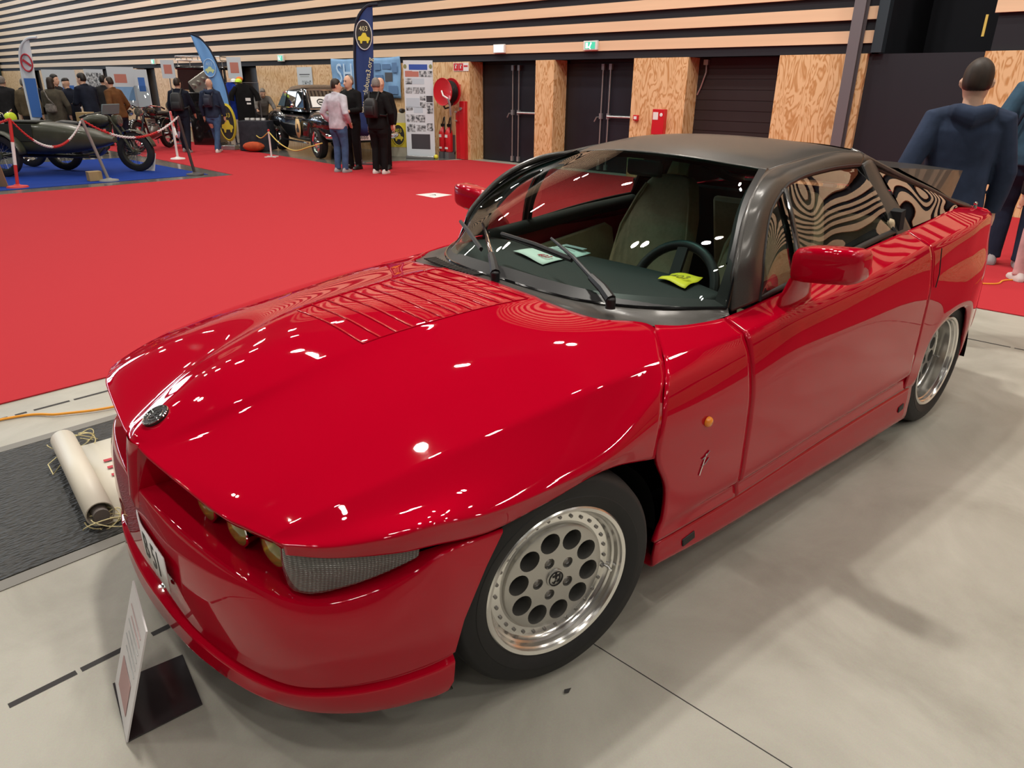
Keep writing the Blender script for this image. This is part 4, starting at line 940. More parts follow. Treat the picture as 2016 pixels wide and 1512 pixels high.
def extinguisher(y,label):
    e=empty('fire_extinguisher',(U+.13,y,.15),0,label,'fire extinguisher','fire extinguishers under the hose reel')
    mb=MB(); mb.lathe([(0,.02),(0,.075),(.02,.085),(.40,.085),(.46,.06),(.50,.03),(.52,.02)],20,FRED,axis='z'); mb.build('cylinder_body',FRED,e)
    mb=MB(); mb.box((-.03,-.03,.52),(.03,.03,.58),BLACK); mb.build('valve_head',BLACK,e)
    mb=MB(); mb.tube([(.0,.0,.56),(0,.04,.70),(.03,.10,.72),(.05,.13,.60),(.06,.12,.40)],.014,8,BLACK); mb.build('hose',BLACK,e)
    mb=MB(); mb.box((.08,-.04,.30),(.088,.04,.36),SIGNW); mb.build('instruction_label',SIGNW,e); mb=MB(); mb.box((.08,-.045,.06),(.088,.045,.10),SIGNW); mb.build('base_band',SIGNW,e)
    mb=MB(); mb.box((-.13,-.06,-.06),(-.10,.06,.35),STEEL); mb.box((-.13,-.06,-.15),(.08,.06,-.005),STEEL); mb.build('wall_hook',STEEL,e)
extinguisher(-10.78,'red fire extinguisher directly beside the white exhibition banner'); extinguisher(-10.58,'red fire extinguisher nearest the tall red post')
# red boxes on the ply between the doors
mb=MB(); mb.box((U,-5.42,.76),(U+.09,-5.18,1.17),FRED); s=tag(mb.build('fire_cabinet',FRED,bevel=.008),'red wall box with a white label on the plywood panel','fire box')
mb=MB(); mb.box((U+.09,-5.40,1.0),(U+.094,-5.30,1.12),SIGNW); mb.build('instruction_label',SIGNW,s); mb=MB(); mb.ball((U+.094,-5.24,1.08),.03,SIGNW,sc=(.1,1,1)); mb.build('round_sticker',SIGNW,s)
mb=MB(); mb.box((U,-5.84,.97),(U+.05,-5.74,1.06),FRED); s=tag(mb.build('fire_alarm_call_point',FRED,bevel=.006),'small red alarm call point right of the second double door','fire alarm')
mb=MB(); mb.box((U+.05,-5.82,.99),(U+.054,-5.76,1.04),SIGNW); mb.build('break_glass',SIGNW,s)
# ---- things on the floor near the coupe
# sign holder card
ACR=thin_glass('smoked_acrylic',(.20,.19,.19),1.0)
CARDM=noisy(mat('white_display_card',(.70,.68,.68),.45),8,.06)
sh=empty('display_stand',(.98,.08,0),0,'white printed card on a smoked plastic stand on the floor before the bumper','display card')
mb=MB(); mb.poly([(.02,.12,.0008),(-.16,.14,.0008),(-.20,-.07,.0008),(-.025,-.10,.0008)],.004,(0,0,1),mat('smoked_plastic',(.035,.030,.032),.15,spec=.6,coat=.5)); mb.build('stand_foot',_M['smoked_plastic'],sh,smooth=False)
A=Vector((.022,.122,.004)); B=Vector((-.030,-.098,.004)); top=Vector((-.098,0,.282))
mb=MB(); mb.poly([A,B,B+top,A+top],.004,(-1,.2,-.3),CARDM); o=mb.build('card',CARDM,sh,smooth=False)
def oncard(u,v): return A.lerp(B,u)+top*v+Vector((.0012,0,.0006))
mb=MB()
for k in range(6):
    p,q=oncard(.15,.85-.07*k),oncard(.85-.1*(k%2),.85-.07*k); mb.obox((p+q)/2,(q-p)/2,top*.0045,(.0004,0,0),mat('faded_rose_ink',(.52,.36,.36),.6) if k<2 else mat('faded_grey_ink',(.46,.47,.47),.6))
mb.obox(oncard(.5,.25),(A-B)*.28,top*.14,(.0004,0,0),mat('rose_print',(.45,.28,.27),.6)); mb.build('card_print',GREYINK,sh)
# rolled banner
CLOTH=mat('off_white_vinyl',(.66,.62,.52),.45)
rb=empty('rolled_banner',(.515,-1.172,.005),math.radians(-7.6),'off-white vinyl banner partly rolled up on the dark trench cover','banner')
mb=MB(); R=[]
L0,L1=-.37,.37
for k in range(49):
    a=2*PI*1.0*k/24; r=.049-.005*k/48; R.append((.14+r*math.sin(a),.052-r*math.cos(a)))
V=[(x,y,z) for (x,z) in R for y in (L0,L1)]
mb.add(V,grid_faces(2,49),CLOTH)
V=[(x,y,z) for (x,z) in [(.14,.0035),(0,.005),(-.1,.009),(-.22,.006),(-.36,.005)] for y in (L0,L1)]; mb.add(V,grid_faces(2,5),CLOTH)
mb.build('banner_sheet',CLOTH,rb,angle=60).modifiers.new('t','SOLIDIFY').thickness=.002
mb=MB(); mb.cyl((.14,L0-.02,.052),(.14,L1+.02,.052),.027,16,mat('grey_tube',(.16,.14,.13),.6)); mb.build('core_tube',_M['grey_tube'],rb)
mb=MB(); mb.box((-.085,-.155,.0105),(-.055,.015,.0115),REDINK); 
for y in (-.155,-.082,-.007): mb.box((-.055,y,.0105),(.035,y+.022,.0115),REDINK)
o=mb.build('printed_letter',mat('red_print',(.62,.05,.06),.5),rb); o['label']='red printed capital letter E'
TIE=mat('cream_cord',(.68,.60,.32),.7); r=random.Random(4)
for (x,y) in ((.13,L0-.005),(.13,L1+.01)):
    for k in range(5):
        mb=MB(); c=Vector((x-.03+r.uniform(-.06,.05),y+r.uniform(-.03,.03),.012)); rr=r.uniform(.025,.055)
        mb.tube([c+Vector((rr*math.cos(a)*1.3,rr*.6*math.sin(a),.014+.03*math.sin(a+k))) for a in [2*PI*i/18*.85 for i in range(18)]],.0022,5); mb.build('tie_cord',TIE,rb)
mb=MB(); mb.tube([(.185,-.22,.05),(.225,-.21,.03),(.22,-.14,.012),(.19,-.13,.05)],.0025,5); mb.build('tie_cord',TIE,rb)
# cables
ORN=mat('orange_cable',(.80,.33,.03),.5)
def cable(pts,r,name,m,label): 
    mb=MB(); mb.tube(catmull(pts,60),r,8,m); return tag(mb.build(name,m),label,'cable')
cable([(3.2,-2.22,.007),(1.6,-2.2,.007),(.72,-2.115,.007),(.5,-1.97,.012),(.26,-1.87,.012),(-.3,-1.80,.012),(-1.2,-2.0,.008)],.0065,'power_cable',ORN,'orange cable lying on the concrete left of the coupe nose')
cable([(-5.3,-.2,.014),(-5.68,.67,.014),(-6.06,.88,.014),(-6.7,2.2,.014)],.007,'power_cable',ORN,'orange cable lying on the red carpet behind the coupe tail')
# sheet on the carpet
mb=MB(); Q=[(-5.59,-6.63),(-5.89,-6.64),(-6.0,-6.32),(-5.57,-6.23)]
mb.poly([(x,y,.009) for x,y in [(-5.60,-6.66),(-5.93,-6.62),(-5.98,-6.28),(-5.58,-6.22)]],.001,(0,0,1),SIGNW); s=tag(mb.build('floor_sheet',SIGNW,smooth=False),'white sheet marked A lying flat on the red carpet','paper')
text('A',.16,'sheet_letter',INK,s,frame((-5.77,-6.45,.0106),(-.5,.86,0),(-.86,-.5,0)))
# leaf scrap on the concrete
mb=MB(); mb.poly([(.0,0,0),(.018,.006,.002),(.03,0,.004),(.02,-.008,.003)],.001,(0,0,1),INK); s=tag(mb.build('leaf',mat('dead_leaf',(.02,.012,.01),.8),smooth=False),'tiny dark dead leaf on the concrete near the front wheel','leaf'); s.location=(.11,.88,.001)
# ================================================================= people
SKIN=mat('skin',(.62,.38,.27),.55)
def cloth(name,c,r=.85): return noisy(mat(name,c,r,spec=.2),9,.35,4,bump=.35,bump_dist=.012)
def ell(c,a,b,n=20,e=.8,tilt=None):
    R=[]
    for k in range(n):
        t=2*PI*k/n; x,y=math.cos(t),math.sin(t)
        v=Vector((b*math.copysign(abs(x)**e,x),a*math.copysign(abs(y)**e,y),0))
        if tilt: v=tilt@v
        R.append(Vector(c)+v)
    return R
def loftrings(mb,rings,m=None):
    n=len(rings[0]); mb.add([p for r in rings for p in r],grid_faces(n,len(rings),True),m)
    mb.add(rings[0],[tuple(reversed(range(n)))],m); mb.add(rings[-1],[tuple(range(n))],m)
def fuse(mb,name,m,parent,vox,smooth=3):
    """several closed shapes -> one continuous skin"""
    o=mb.build(name,m,parent)
    r=o.modifiers.new('one_surface','REMESH'); r.mode='VOXEL'; r.voxel_size=vox; r.use_smooth_shade=True
    s=o.modifiers.new('soften','SMOOTH'); s.factor=.5; s.iterations=smooth
    return o
ARM={'down':((.01,.035,-.175),(.035,-.005,-.145)),'pocket':((-.055,.05,-.165),(.10,-.035,-.10)),'front':((.03,.025,-.170),(.125,-.05,-.01)),
     'back':((-.06,.03,-.165),(-.01,-.03,-.145)),'swing':((.06,.03,-.165),(.085,-.01,-.115)),'bag':((-.01,.06,-.165),(.07,-.03,-.12)),'chest':((.03,.03,-.17),(.10,-.11,.04)),'reach':((.13,.03,-.12),(.13,0,-.06))}
def person(loc,yaw,H,label,jacket,trousers,shoes,hair,arms=('down','down'),lean=0.,head_yaw=0.,head_pitch=0.,stride=(.0,.0),apart=.055,vox=.018,hairstyle='short',hood=False,hem=.0,girth=1.,group=None,skin=None,sleeve=1.,bend=0.):
    skin=skin or SKIN
    if loc[1]<-5: H*=.932 if loc[1]>-15 else .915
    P=empty('person',loc,yaw,label,'person',group)
    T=Matrix.Rotation(lean,3,'Y')
    hipz=.515*H
    def up(v):                                  # lean the trunk about the hips
        v=Vector(v); r=T@Vector((v.x,v.y,v.z-hipz)); return Vector((r.x,r.y,r.z+hipz))
    sh=[up((-.005*H,s*.098*H,.808*H)) for s in (1,-1)]
    elb,wri=[],[]
    for i,s in enumerate((1,-1)):
        a,b=ARM[arms[i]]
        e=sh[i]+Vector((a[0]*H,s*(a[1]+.018)*H,a[2]*H)); elb.append(e); wri.append(e+Vector((b[0]*H,s*b[1]*H,b[2]*H)))
    hip=[Vector((0,s*.048*H,.50*H)) for s in (1,-1)]
    ank=[Vector((stride[i]*H,s*apart*H,.045*H)) for i,s in enumerate((1,-1))]
    kne=[(hip[i]+ank[i])/2+Vector((.022*H+bend*H,s*.004*H,.012*H)) for i,s in enumerate((1,-1))]
    hc=up((.012*H,0,.925*H)); HR=Matrix.Rotation(head_yaw,3,'Z')@Matrix.Rotation(head_pitch+lean*.5,3,'Y')
    def hd(x,y,z): return hc+HR@Vector((x*H,y*H,z*H))
    # --- body, one skin from head to feet
    mb=MB(); g=girth
    tor=[(0,.47,.082,.060),(0,.52,.088,.064),(.0,.58,.078,.056),(.003,.64,.080,.056),(.006,.71,.092,.062),(.004,.765,.098,.060),(0,.805,.085,.048),(0,.83,.045,.036)]
    loftrings(mb,[ell(up((x*H,0,z*H)),a*H*(.93 if z>.6 else 1)*g,b*H*g,20,.85,T) for x,z,a,b in tor])
    mb.tube([up((0,0,.815*H)),up((.006*H,0,.86*H)),hc+HR@Vector((-.004*H,0,-.03*H))],[.036*H,.032*H,.031*H],12)
    hr=[(.012,-.068,.014,.018),(.012,-.060,.026,.034),(.008,-.045,.035,.043),(.004,-.020,.041,.050),(0,.005,.0435,.055),(-.002,.030,.042,.054),(-.004,.052,.033,.044),(-.005,.068,.016,.024),(-.005,.072,.005,.008)]
    loftrings(mb,[[hd(0,0,0)+HR@(p-Vector((0,0,0))) for p in ell((x*H,0,z*H),a*H,b*H,16,.95)] for x,z,a,b in hr])
    mb.tube([hd(.052,0,.008),hd(.060,0,-.010),hd(.067,0,-.020),hd(.056,0,-.026)],[.005*H,.007*H,.009*H,.007*H],8)   # nose
    mb.tube([hd(.050,.012,-.043),hd(.053,0,-.042),hd(.050,-.012,-.043)],.0042*H,6)                                    # mouth
    for s in (1,-1):
        mb.tube([hd(-.004,s*.043,.012),hd(-.010,s*.049,.004),hd(-.006,s*.047,-.016)],[.007*H,.008*H,.005*H],6)         # ears
        mb.tube([hd(.046,s*.008,.020),hd(.047,s*.020,.022),hd(.040,s*.030,.018)],.004*H,6)                              # brow
    for i,s in enumerate((1,-1)):
        mb.tube([sh[i]+Vector((0,-s*.03*H,.0)),sh[i],(sh[i]+elb[i])/2,elb[i],(elb[i]*.6+wri[i]*.4),wri[i]],[.034*H,.034*H,.030*H,.025*H,.024*H,.016*H],12)
        d=(wri[i]-elb[i]).normalized(); side=Vector((0,s,0)); pn=d.cross(side).normalized(); ax=pn.cross(d).normalized()
        palm=wri[i]+d*.028*H; fw=Vector((1,0,0)) if abs(d.x)<.8 else Vector((0,-s,0)); fw=(fw-d*fw.dot(d)).normalized(); nn=d.cross(fw).normalized()
        mb.tube([wri[i],wri[i]+d*.02*H,palm+d*.02*H],[.015*H,.019*H,.018*H],10)
        for k,(o,L) in enumerate(((-.0165,.037),(-.0055,.043),(.0055,.040),(.0165,.032))):
            b=palm+d*.018*H+fw*o*H; c1=b+d*L*.5*H-nn*s*.004*H; c2=b+d*L*.9*H-nn*s*.014*H
            mb.tube([b,c1,c2],[.0056*H,.0053*H,.0045*H],8)
        b=wri[i]+d*.018*H+fw*.016*H; mb.tube([b,b+fw*.012*H+d*.014*H,b+fw*.012*H+d*.032*H],[.0075*H,.0065*H,.005*H],8)   # thumb
        mb.tube([hip[i]+Vector((0,0,.02*H)),hip[i]-Vector((0,0,.06*H)),kne[i],kne[i]*.6+ank[i]*.4,ank[i]],[.055*H,.052*H,.033*H,.032*H,.021*H],12)
        mb.tube([ank[i]+Vector((-.02*H,0,-.018*H)),ank[i]+Vector((.05*H,0,-.026*H)),ank[i]+Vector((.095*H,0,-.030*H))],[.020*H,.018*H,.012*H],10)
    fuse(mb,'body',skin,P,min(vox,.014),2)
    for s in (1,-1):
        mb=MB(); mb.ball(hd(.0475,s*.0165,.010),.0055*H,mat('eye_dark',(.03,.02,.015),.2),8,6); mb.build('eye',_M['eye_dark'],P)
    # --- trousers
    mb=MB()
    loftrings(mb,[ell((0,0,z*H),a*H*g,b*H*g,20,.85) for z,a,b in ((.455,.080,.066),(.50,.094,.076),(.55,.092,.070),(.59,.084,.062))])
    for i,s in enumerate((1,-1)):
        a2=ank[i]-Vector((0,0,.012*H))
        mb.tube([hip[i]+Vector((0,0,.02*H)),hip[i]-Vector((0,0,.06*H)),hip[i]*.5+kne[i]*.5,kne[i],kne[i]*.55+ank[i]*.45,a2+Vector((0,0,.03*H)),a2],[.060*H*g,.060*H*g,.052*H,.043*H,.040*H,.036*H,.038*H],14)
    fuse(mb,'trousers',trousers,P,vox)
    # --- jacket
    mb=MB(); z0=.475-hem
    tj=[(0,z0,.100,.078),(0,.52,.104,.080),(.0,.58,.098,.074),(.004,.65,.100,.074),(.007,.72,.108,.080),(.004,.77,.112,.076),(0,.808,.098,.060),(0,.838,.052,.046)]
    loftrings(mb,[ell(up((x*H,0,z*H)),a*H*g,b*H*g,22,.85,T) for x,z,a,b in tj])
    for i,s in enumerate((1,-1)):
        w=elb[i].lerp(wri[i],.95*sleeve)
        mb.tube([sh[i]+Vector((0,-s*.035*H,.0)),sh[i]+Vector((0,s*.004*H,-.004*H)),(sh[i]+elb[i])/2,elb[i],elb[i].lerp(w,.5),w],[.046*H,.046*H,.041*H,.037*H,.034*H,.027*H],14)
    if hood:
        mb.tube([up((-.02*H,.06*H,.835*H)),up((-.055*H,.045*H,.832*H)),up((-.075*H,0,.815*H)),up((-.055*H,-.045*H,.832*H)),up((-.02*H,-.06*H,.835*H))],[.022*H,.030*H,.036*H,.030*H,.022*H],12)
    else:
        mb.tube([up((.03*H,.03*H,.835*H)),up((-.005*H,.045*H,.848*H)),up((-.035*H,.022*H,.855*H)),up((-.035*H,-.022*H,.855*H)),up((-.005*H,-.045*H,.848*H)),up((.03*H,-.03*H,.835*H))],.014*H,10)
    fuse(mb,'jacket',jacket,P,vox)
    # --- shoes
    for i,s in enumerate((1,-1)):
        mb=MB(); f=ank[i]
        loftrings(mb,[ell((f.x+x*H,f.y+s*.004*H,z*H),a*H,b*H,16,.75) for x,z,a,b in ((.025,.001,.027,.078),(.025,.012,.029,.080),(.020,.026,.027,.072),(.004,.040,.023,.045),(-.002,.058,.022,.030))])
        mb.build('shoe',shoes,P)
    # --- hair
    if hair:
        mb=MB()
        top=[(-.010,-.030,.040,.046),(-.012,-.008,.0465,.050),(-.010,.018,.048,.053),(-.004,.040,.046,.056),(-.004,.060,.038,.050),(-.006,.076,.020,.030),(-.006,.081,.006,.010)]
        if hairstyle=='long': top=[(-.030,-.085,.042,.030),(-.026,-.050,.050,.040)]+top[1:]
        if hairstyle=='cap': top=[(.0,.026,.048,.058),(.0,.040,.047,.058),(-.004,.062,.040,.050),(-.006,.078,.018,.026)]
        if hairstyle=='thin': top=[(-.022,-.030,.038,.036),(-.022,-.008,.0455,.038),(-.020,.018,.0465,.041),(-.018,.045,.042,.042),(-.016,.062,.030,.035),(-.012,.074,.012,.018)]
        R=[]
        for x,z,a,b in top:
            ring=ell((x*H,0,z*H),a*H,b*H,18,.95)
            for p in ring:
                if z<.036 and hairstyle not in('cap',) and p.x>(.006 if z<.0 else .022)*H: p.x=(.006 if z<.0 else .022)*H     # leave the face free
            R.append([hc+HR@p for p in ring])
        loftrings(mb,R)
        if hairstyle=='cap': mb.tube([hd(.045,.02,.030),hd(.075,.012,.026),hd(.075,-.012,.026),hd(.045,-.02,.030)],.006*H,8)
        o=mb.build('cap' if hairstyle=='cap' else 'hair',hair,P,angle=80)
        s_=o.modifiers.new('soften','SUBSURF'); s_.levels=1; s_.render_levels=1
    P['_up']=0
    return P,up,hd,wri
NAVY=cloth('navy_jacket_cloth',(.030,.045,.085)); DNAVY=cloth('dark_navy_cloth',(.012,.016,.030)); BLKC=cloth('black_cloth',(.008,.008,.009)); KHAKI=cloth('khaki_coat_cloth',(.085,.075,.055)); BROWN=cloth('brown_jacket_cloth',(.14,.062,.022)); WHITES=cloth('white_sweater_knit',(.62,.62,.70)); GREYS=cloth('grey_sweater_knit',(.17,.16,.15)); TANC=cloth('tan_coat_cloth',(.13,.10,.06)); DGREY=cloth('dark_grey_cloth',(.022,.022,.024))
JEANS=cloth('blue_denim',(.065,.13,.26)); DJEANS=cloth('dark_denim',(.018,.028,.055)); KTROU=cloth('olive_trouser_cloth',(.13,.12,.09)); PINK=cloth('pink_trouser_cloth',(.66,.42,.42)); TEAL=cloth('teal_blue_jacket_cloth',(.045,.10,.155))
SHBLK=mat('black_shoe',(.01,.01,.01),.5); SHWHT=mat('white_trainer',(.65,.60,.58),.6); SHGRY=mat('grey_trainer',(.33,.32,.33),.6)
HBRN=noisy(mat('brown_hair',(.030,.017,.010),.55),60,.5,2,stretch=(1,1,.2)); HBLK=noisy(mat('dark_hair',(.010,.008,.007),.5),60,.5,2); HGRY=noisy(mat('grey_hair',(.22,.20,.18),.6),60,.4,2); HLGT=noisy(mat('pale_hair',(.36,.32,.29),.6),60,.3,2)
for m in (NAVY,TEAL): pass
def D(a): return math.radians(a)
def backpack(P,loc,yaw,H,m,label,w=.085,hgt=.22,lift=.60):
    b=empty('backpack',loc,yaw,label,'bag')
    if loc[1]<-5: H*=.932 if loc[1]>-15 else .915
    mb=MB(); R=[]
    for z,a,d in ((lift,.9,.035),(lift+.02,1,.050),(lift+.10,1,.055),(lift+.16,.95,.048),(lift+hgt-.02,.8,.036),(lift+hgt,.5,.02)): R.append(ell((-.125*H,0,z*H),w*a*H,d*H,18,.6))
    loftrings(mb,R); mb.build('bag_body',m,b,angle=60)
    mb=MB(); R=[ell((-.180*H,0,z*H),w*.7*H,d*H,14,.6) for z,d in ((lift+.03,.012),(lift+.05,.020),(lift+.10,.020),(lift+.12,.010))]; loftrings(mb,R); mb.build('front_pocket',m,b)
    for s in (1,-1):
        mb=MB(); mb.tube([(-.09*H,s*.045*H,(lift+hgt-.03)*H),(-.04*H,s*.060*H,.862*H),(.05*H,s*.070*H,.835*H),(.098*H,s*.072*H,.76*H),(.092*H,s*.090*H,.66*H),(-.02*H,s*.122*H,.62*H),(-.10*H,s*.08*H,(lift+.03)*H)],.010*H,8); mb.build('strap',m,b)
    return b
# the group by the black saloon
p1=person((-6.50,-9.86,.008),D(196),1.70,'person in a white sweater and blue jeans with hands in pockets, seen from behind',WHITES,JEANS,SHGRY,HBRN,('pocket','pocket'),head_yaw=D(-40),vox=.014,girth=1.08)
p2=person((-7.0,-10.15,.008),D(15),1.78,'person in black with glasses and thinning hair, facing the viewer behind the white sweater',BLKC,BLKC,SHBLK,HGRY,('front','front'),head_yaw=D(-12),hairstyle='thin',vox=.016)
mb=MB(); H=1.78*.932; _,_,hd,_=p2
for s in (1,-1): mb.tube([hd(.053,s*.0165+.010*math.cos(a),.010+.009*math.sin(a)) for a in [2*PI*k/10 for k in range(10)]],.0022,5,BLACK,closed=True)
mb.tube([hd(.054,-.006,.012),hd(.054,.006,.012)],.002,5,BLACK); mb.build('glasses',BLACK,p2[0])
p3=person((-6.88,-9.20,.008),D(205),1.72,'person with grey hair in a black jacket and black trousers, seen from behind',BLKC,BLKC,SHWHT,HGRY,('front','bag'),head_yaw=D(25),head_pitch=D(12),vox=.014,girth=1.08)
backpack(p3[0],(-6.88,-9.20,.008),D(205),1.72,mat('black_backpack_nylon',(.012,.012,.014),.5),'black backpack with a white badge on the person with grey hair',.075,.20,.60)
p4=person((-7.42,-9.78,.008),D(40),1.74,'person with a bald pink head in black, partly hidden behind the grey-haired person',BLKC,BLKC,SHBLK,None,('down','down'),head_yaw=D(-55),head_pitch=D(10),vox=.018)
# the two walking on the red aisle
p5=person((-6.23,-15.71,.008),D(228),1.74,'person in a dark jacket walking away down the red aisle by the chrome motorcycle',DNAVY,DNAVY,SHGRY,HBRN,('down','swing'),stride=(.07,-.10),vox=.018,head_yaw=D(-10))
backpack(p5[0],(-6.23,-15.71,.008),D(228),1.74,mat('dark_backpack_nylon',(.016,.018,.021),.6),'large dark backpack on the person walking by the chrome motorcycle',.085,.24,.57)
p6=person((-6.76,-15.27,.008),D(226),1.74,'bald person in navy hooded jacket and light blue jeans walking away beside light blue flag',NAVY,JEANS,SHWHT,None,('down','down'),stride=(.12,-.09),apart=.02,hood=True,vox=.016)
backpack(p6[0],(-6.76,-15.27,.008),D(226),1.74,mat('navy_backpack_nylon',(.022,.028,.05),.6),'small navy backpack on the bald person in jeans',.06,.17,.62)
# the row behind the sidecar motorcycle
p7=person((-4.86,-15.6,.009),D(300),1.76,'person in a brown jacket and dark trousers leaning forward, facing left',BROWN,DNAVY,SHBLK,HBRN,('pocket','pocket'),lean=D(10),hairstyle='thin',head_pitch=D(8),vox=.016)
p8=person((-4.55,-16.3,.008),D(285),1.84,'tall person in a dark navy coat bending towards the stand beside the brown jacket',DNAVY,DNAVY,SHBLK,HBLK,('front','front'),lean=D(12),head_yaw=D(20),vox=.018)
p9=person((-5.66,-18.6,.008),D(230),1.80,'person with dark hair seen from behind between the navy coat and the brown jacket',DGREY,DGREY,SHBLK,HBLK,vox=.02)
p10=person((-4.40,-17.0,.008),D(290),1.72,'person in a dark coat and flat dark cap facing left',DNAVY,DGREY,SHBLK,HBLK,('front','front'),lean=D(6),hairstyle='cap',vox=.02)
p11=person((-3.93,-16.6,.008),D(228),1.72,'person in a khaki coat with long brown hair, seen from behind',KHAKI,DGREY,SHBLK,HBRN,('front','bag'),hairstyle='long',vox=.018,girth=1.12,hem=.06)
p12=person((-4.47,-18.2,.008),D(130),1.80,'person with dark hair facing right behind the khaki coat',DGREY,DGREY,SHBLK,HBLK,('front','front'),vox=.02)
K_=.915
b=empty('shoulder_bag',(-3.93,-16.6,.008),D(228),'grey camouflage shoulder bag worn across the khaki coat','bag')
CAMO=noisy(mat('grey_camouflage_cloth',(.20,.18,.16),.8),14,.7,2)
mb=MB(); R=[ell((-.135*1.72*K_,-.01,z*1.72*K_),.07*1.72*K_*a,.034*1.72*K_*a,16,.7) for z,a in ((.56,.6),(.575,1),(.64,1),(.67,.7))]; loftrings(mb,R); mb.build('bag_body',CAMO,b)
mb=MB(); mb.tube([(-.15*1.72*K_,-.10,.66*1.72*K_),(-.150*1.72*K_,0,.74*1.72*K_),(-.08*1.72*K_,.10,.83*1.72*K_),(.04*1.72*K_,.10,.82*1.72*K_),(.13*1.72*K_,-.02,.70*1.72*K_),(.11*1.72*K_,-.16,.62*1.72*K_)],.014,8); mb.build('strap',CAMO,b)
# far left, by the end post
person((-3.62,-19.0,.008),D(240),1.74,'person with grey hair in a dark coat at the far left end of the crowd',DGREY,DGREY,SHBLK,HGRY,vox=.02)
person((-3.95,-18.6,.008),D(235),1.70,'person with grey hair in a tan coat at the far left',TANC,DGREY,SHBLK,HGRY,vox=.02,girth=1.1)
person((-4.20,-19.2,.008),D(250),1.76,'person with dark hair in a dark jacket beside the white and blue flag',DNAVY,DGREY,SHBLK,HBLK,('front','front'),vox=.02)
# by the table
person((-8.95,-17.0,.002),D(70),1.66,'person in a grey sweater bending over behind the dark table',GREYS,DGREY,SHBLK,HGRY,('reach','reach'),lean=D(36),head_pitch=D(10),vox=.016)
# near the coupe tail
q1=person((-3.78,.66,.0),D(200),1.67,'person in navy hooded jacket and olive trousers behind the coupe tail, back turned',NAVY,KTROU,SHGRY,HBRN,('pocket','down'),hood=True,vox=.009,girth=1.06,hem=.03,head_yaw=D(-8))
q2=person((-6.62,.62,.008),D(196),1.88,'person in a teal jacket with dark sleeves and dark jeans at the right edge',TEAL,DJEANS,SHGRY,HBRN,('bag','down'),vox=.010,stride=(.02,-.03),girth=1.05)
mb=MB(); W=q2[3][1]; 
q3=person((-6.02,.94,.008),D(215),1.45,'person in pink trousers walking at the far right edge of the red carpet',DGREY,PINK,SHWHT,HBRN,('down','down'),vox=.012,stride=(.05,-.05))
b=empty('shoulder_bag',(-6.62,.62,.008),D(196),'dark navy shoulder bag hanging at the hip of the person in the teal jacket','bag')
mb=MB(); R=[ell((-.02,.26,z),.07*a,.16*a,16,.6) for z,a in ((.80,.7),(.83,1),(1.02,1),(1.08,.8))]; loftrings(mb,R); mb.build('bag_body',cloth('navy_bag_cloth',(.012,.015,.03)),b)
mb=MB(); mb.tube([(-.10,.25,1.05),(-.14,.18,1.30),(-.06,.06,1.47),(.08,.0,1.40),(.14,.12,1.2),(.06,.26,1.06)],.014,8); mb.build('strap',_M['navy_bag_cloth'],b)
mb=MB(); mb.tube([(-.02,.20,.82),(-.03,.20,.62)],.006,6); mb.build('loose_cord',_M['navy_bag_cloth'],b)
for o in bpy.data.objects:
    if '_up' in o.keys(): del o['_up']
# ================================================================= vehicles and stand furniture in the background
BODYBLK=mat('black_car_paint',(.006,.006,.007),.2,0,.5,coat=1.,coat_rough=.03)
ARMY=noisy(mat('army_green_paint',(.050,.056,.036),.38,0,.5,coat=.2),6,.3,4)
ARMYD=mat('dark_army_canvas',(.016,.020,.016),.7)
CREAM=mat('cream_emblem',(.72,.52,.25),.5); YELB=mat('yellow_emblem',(.72,.62,.06),.5)
GLASSD=thin_glass('old_car_glass',(.45,.5,.5),1.3)
def loc3(x,y,z): return Vector((x,y,z))
def wheel_part(parent,x,y,r,w,hub,name='wheel',spokes=0,rim=CHROME):
    t=MB(); t.lathe([(-w*.5,r*.70),(-w*.55,r*.85),(-w*.4,r*.97),(0,r),(w*.4,r*.97),(w*.55,r*.85),(w*.5,r*.70)],36,TYRE)
    o=t.build(name,TYRE,parent); o.location=(x,y,r)
    if spokes:
        t=MB(); t.lathe([(-w*.42,r*.70),(-w*.3,r*.64),(w*.3,r*.64),(w*.42,r*.70)],36,rim); t.build('rim',rim,o)
        t=MB(); t.cyl((0,-w*.7,0),(0,w*.7,0),r*.16,14,hub); t.build('hub',hub,o)
        t=MB()
        for k in range(spokes):
            a=2*PI*k/spokes; b=a+.25*(1 if k%2 else -1); t.tube([(r*.14*math.cos(a),w*.4*(1 if k%2 else -1),r*.14*math.sin(a)),(r*.66*math.cos(b),0,r*.66*math.sin(b))],.0035,4,BOLT,caps=False)
        t.build('spokes',BOLT,o)
    else:
        s=1 if y>0 else -1
        t=MB(); t.lathe([(s*w*.45,r*.72),(s*w*.40,r*.66),(s*w*.30,r*.60),(s*w*.32,r*.40),(s*w*.52,r*.36),(s*w*.60,r*.22),(s*w*.62,.001)],28,hub); t.build('hubcap',hub,o)
    return o
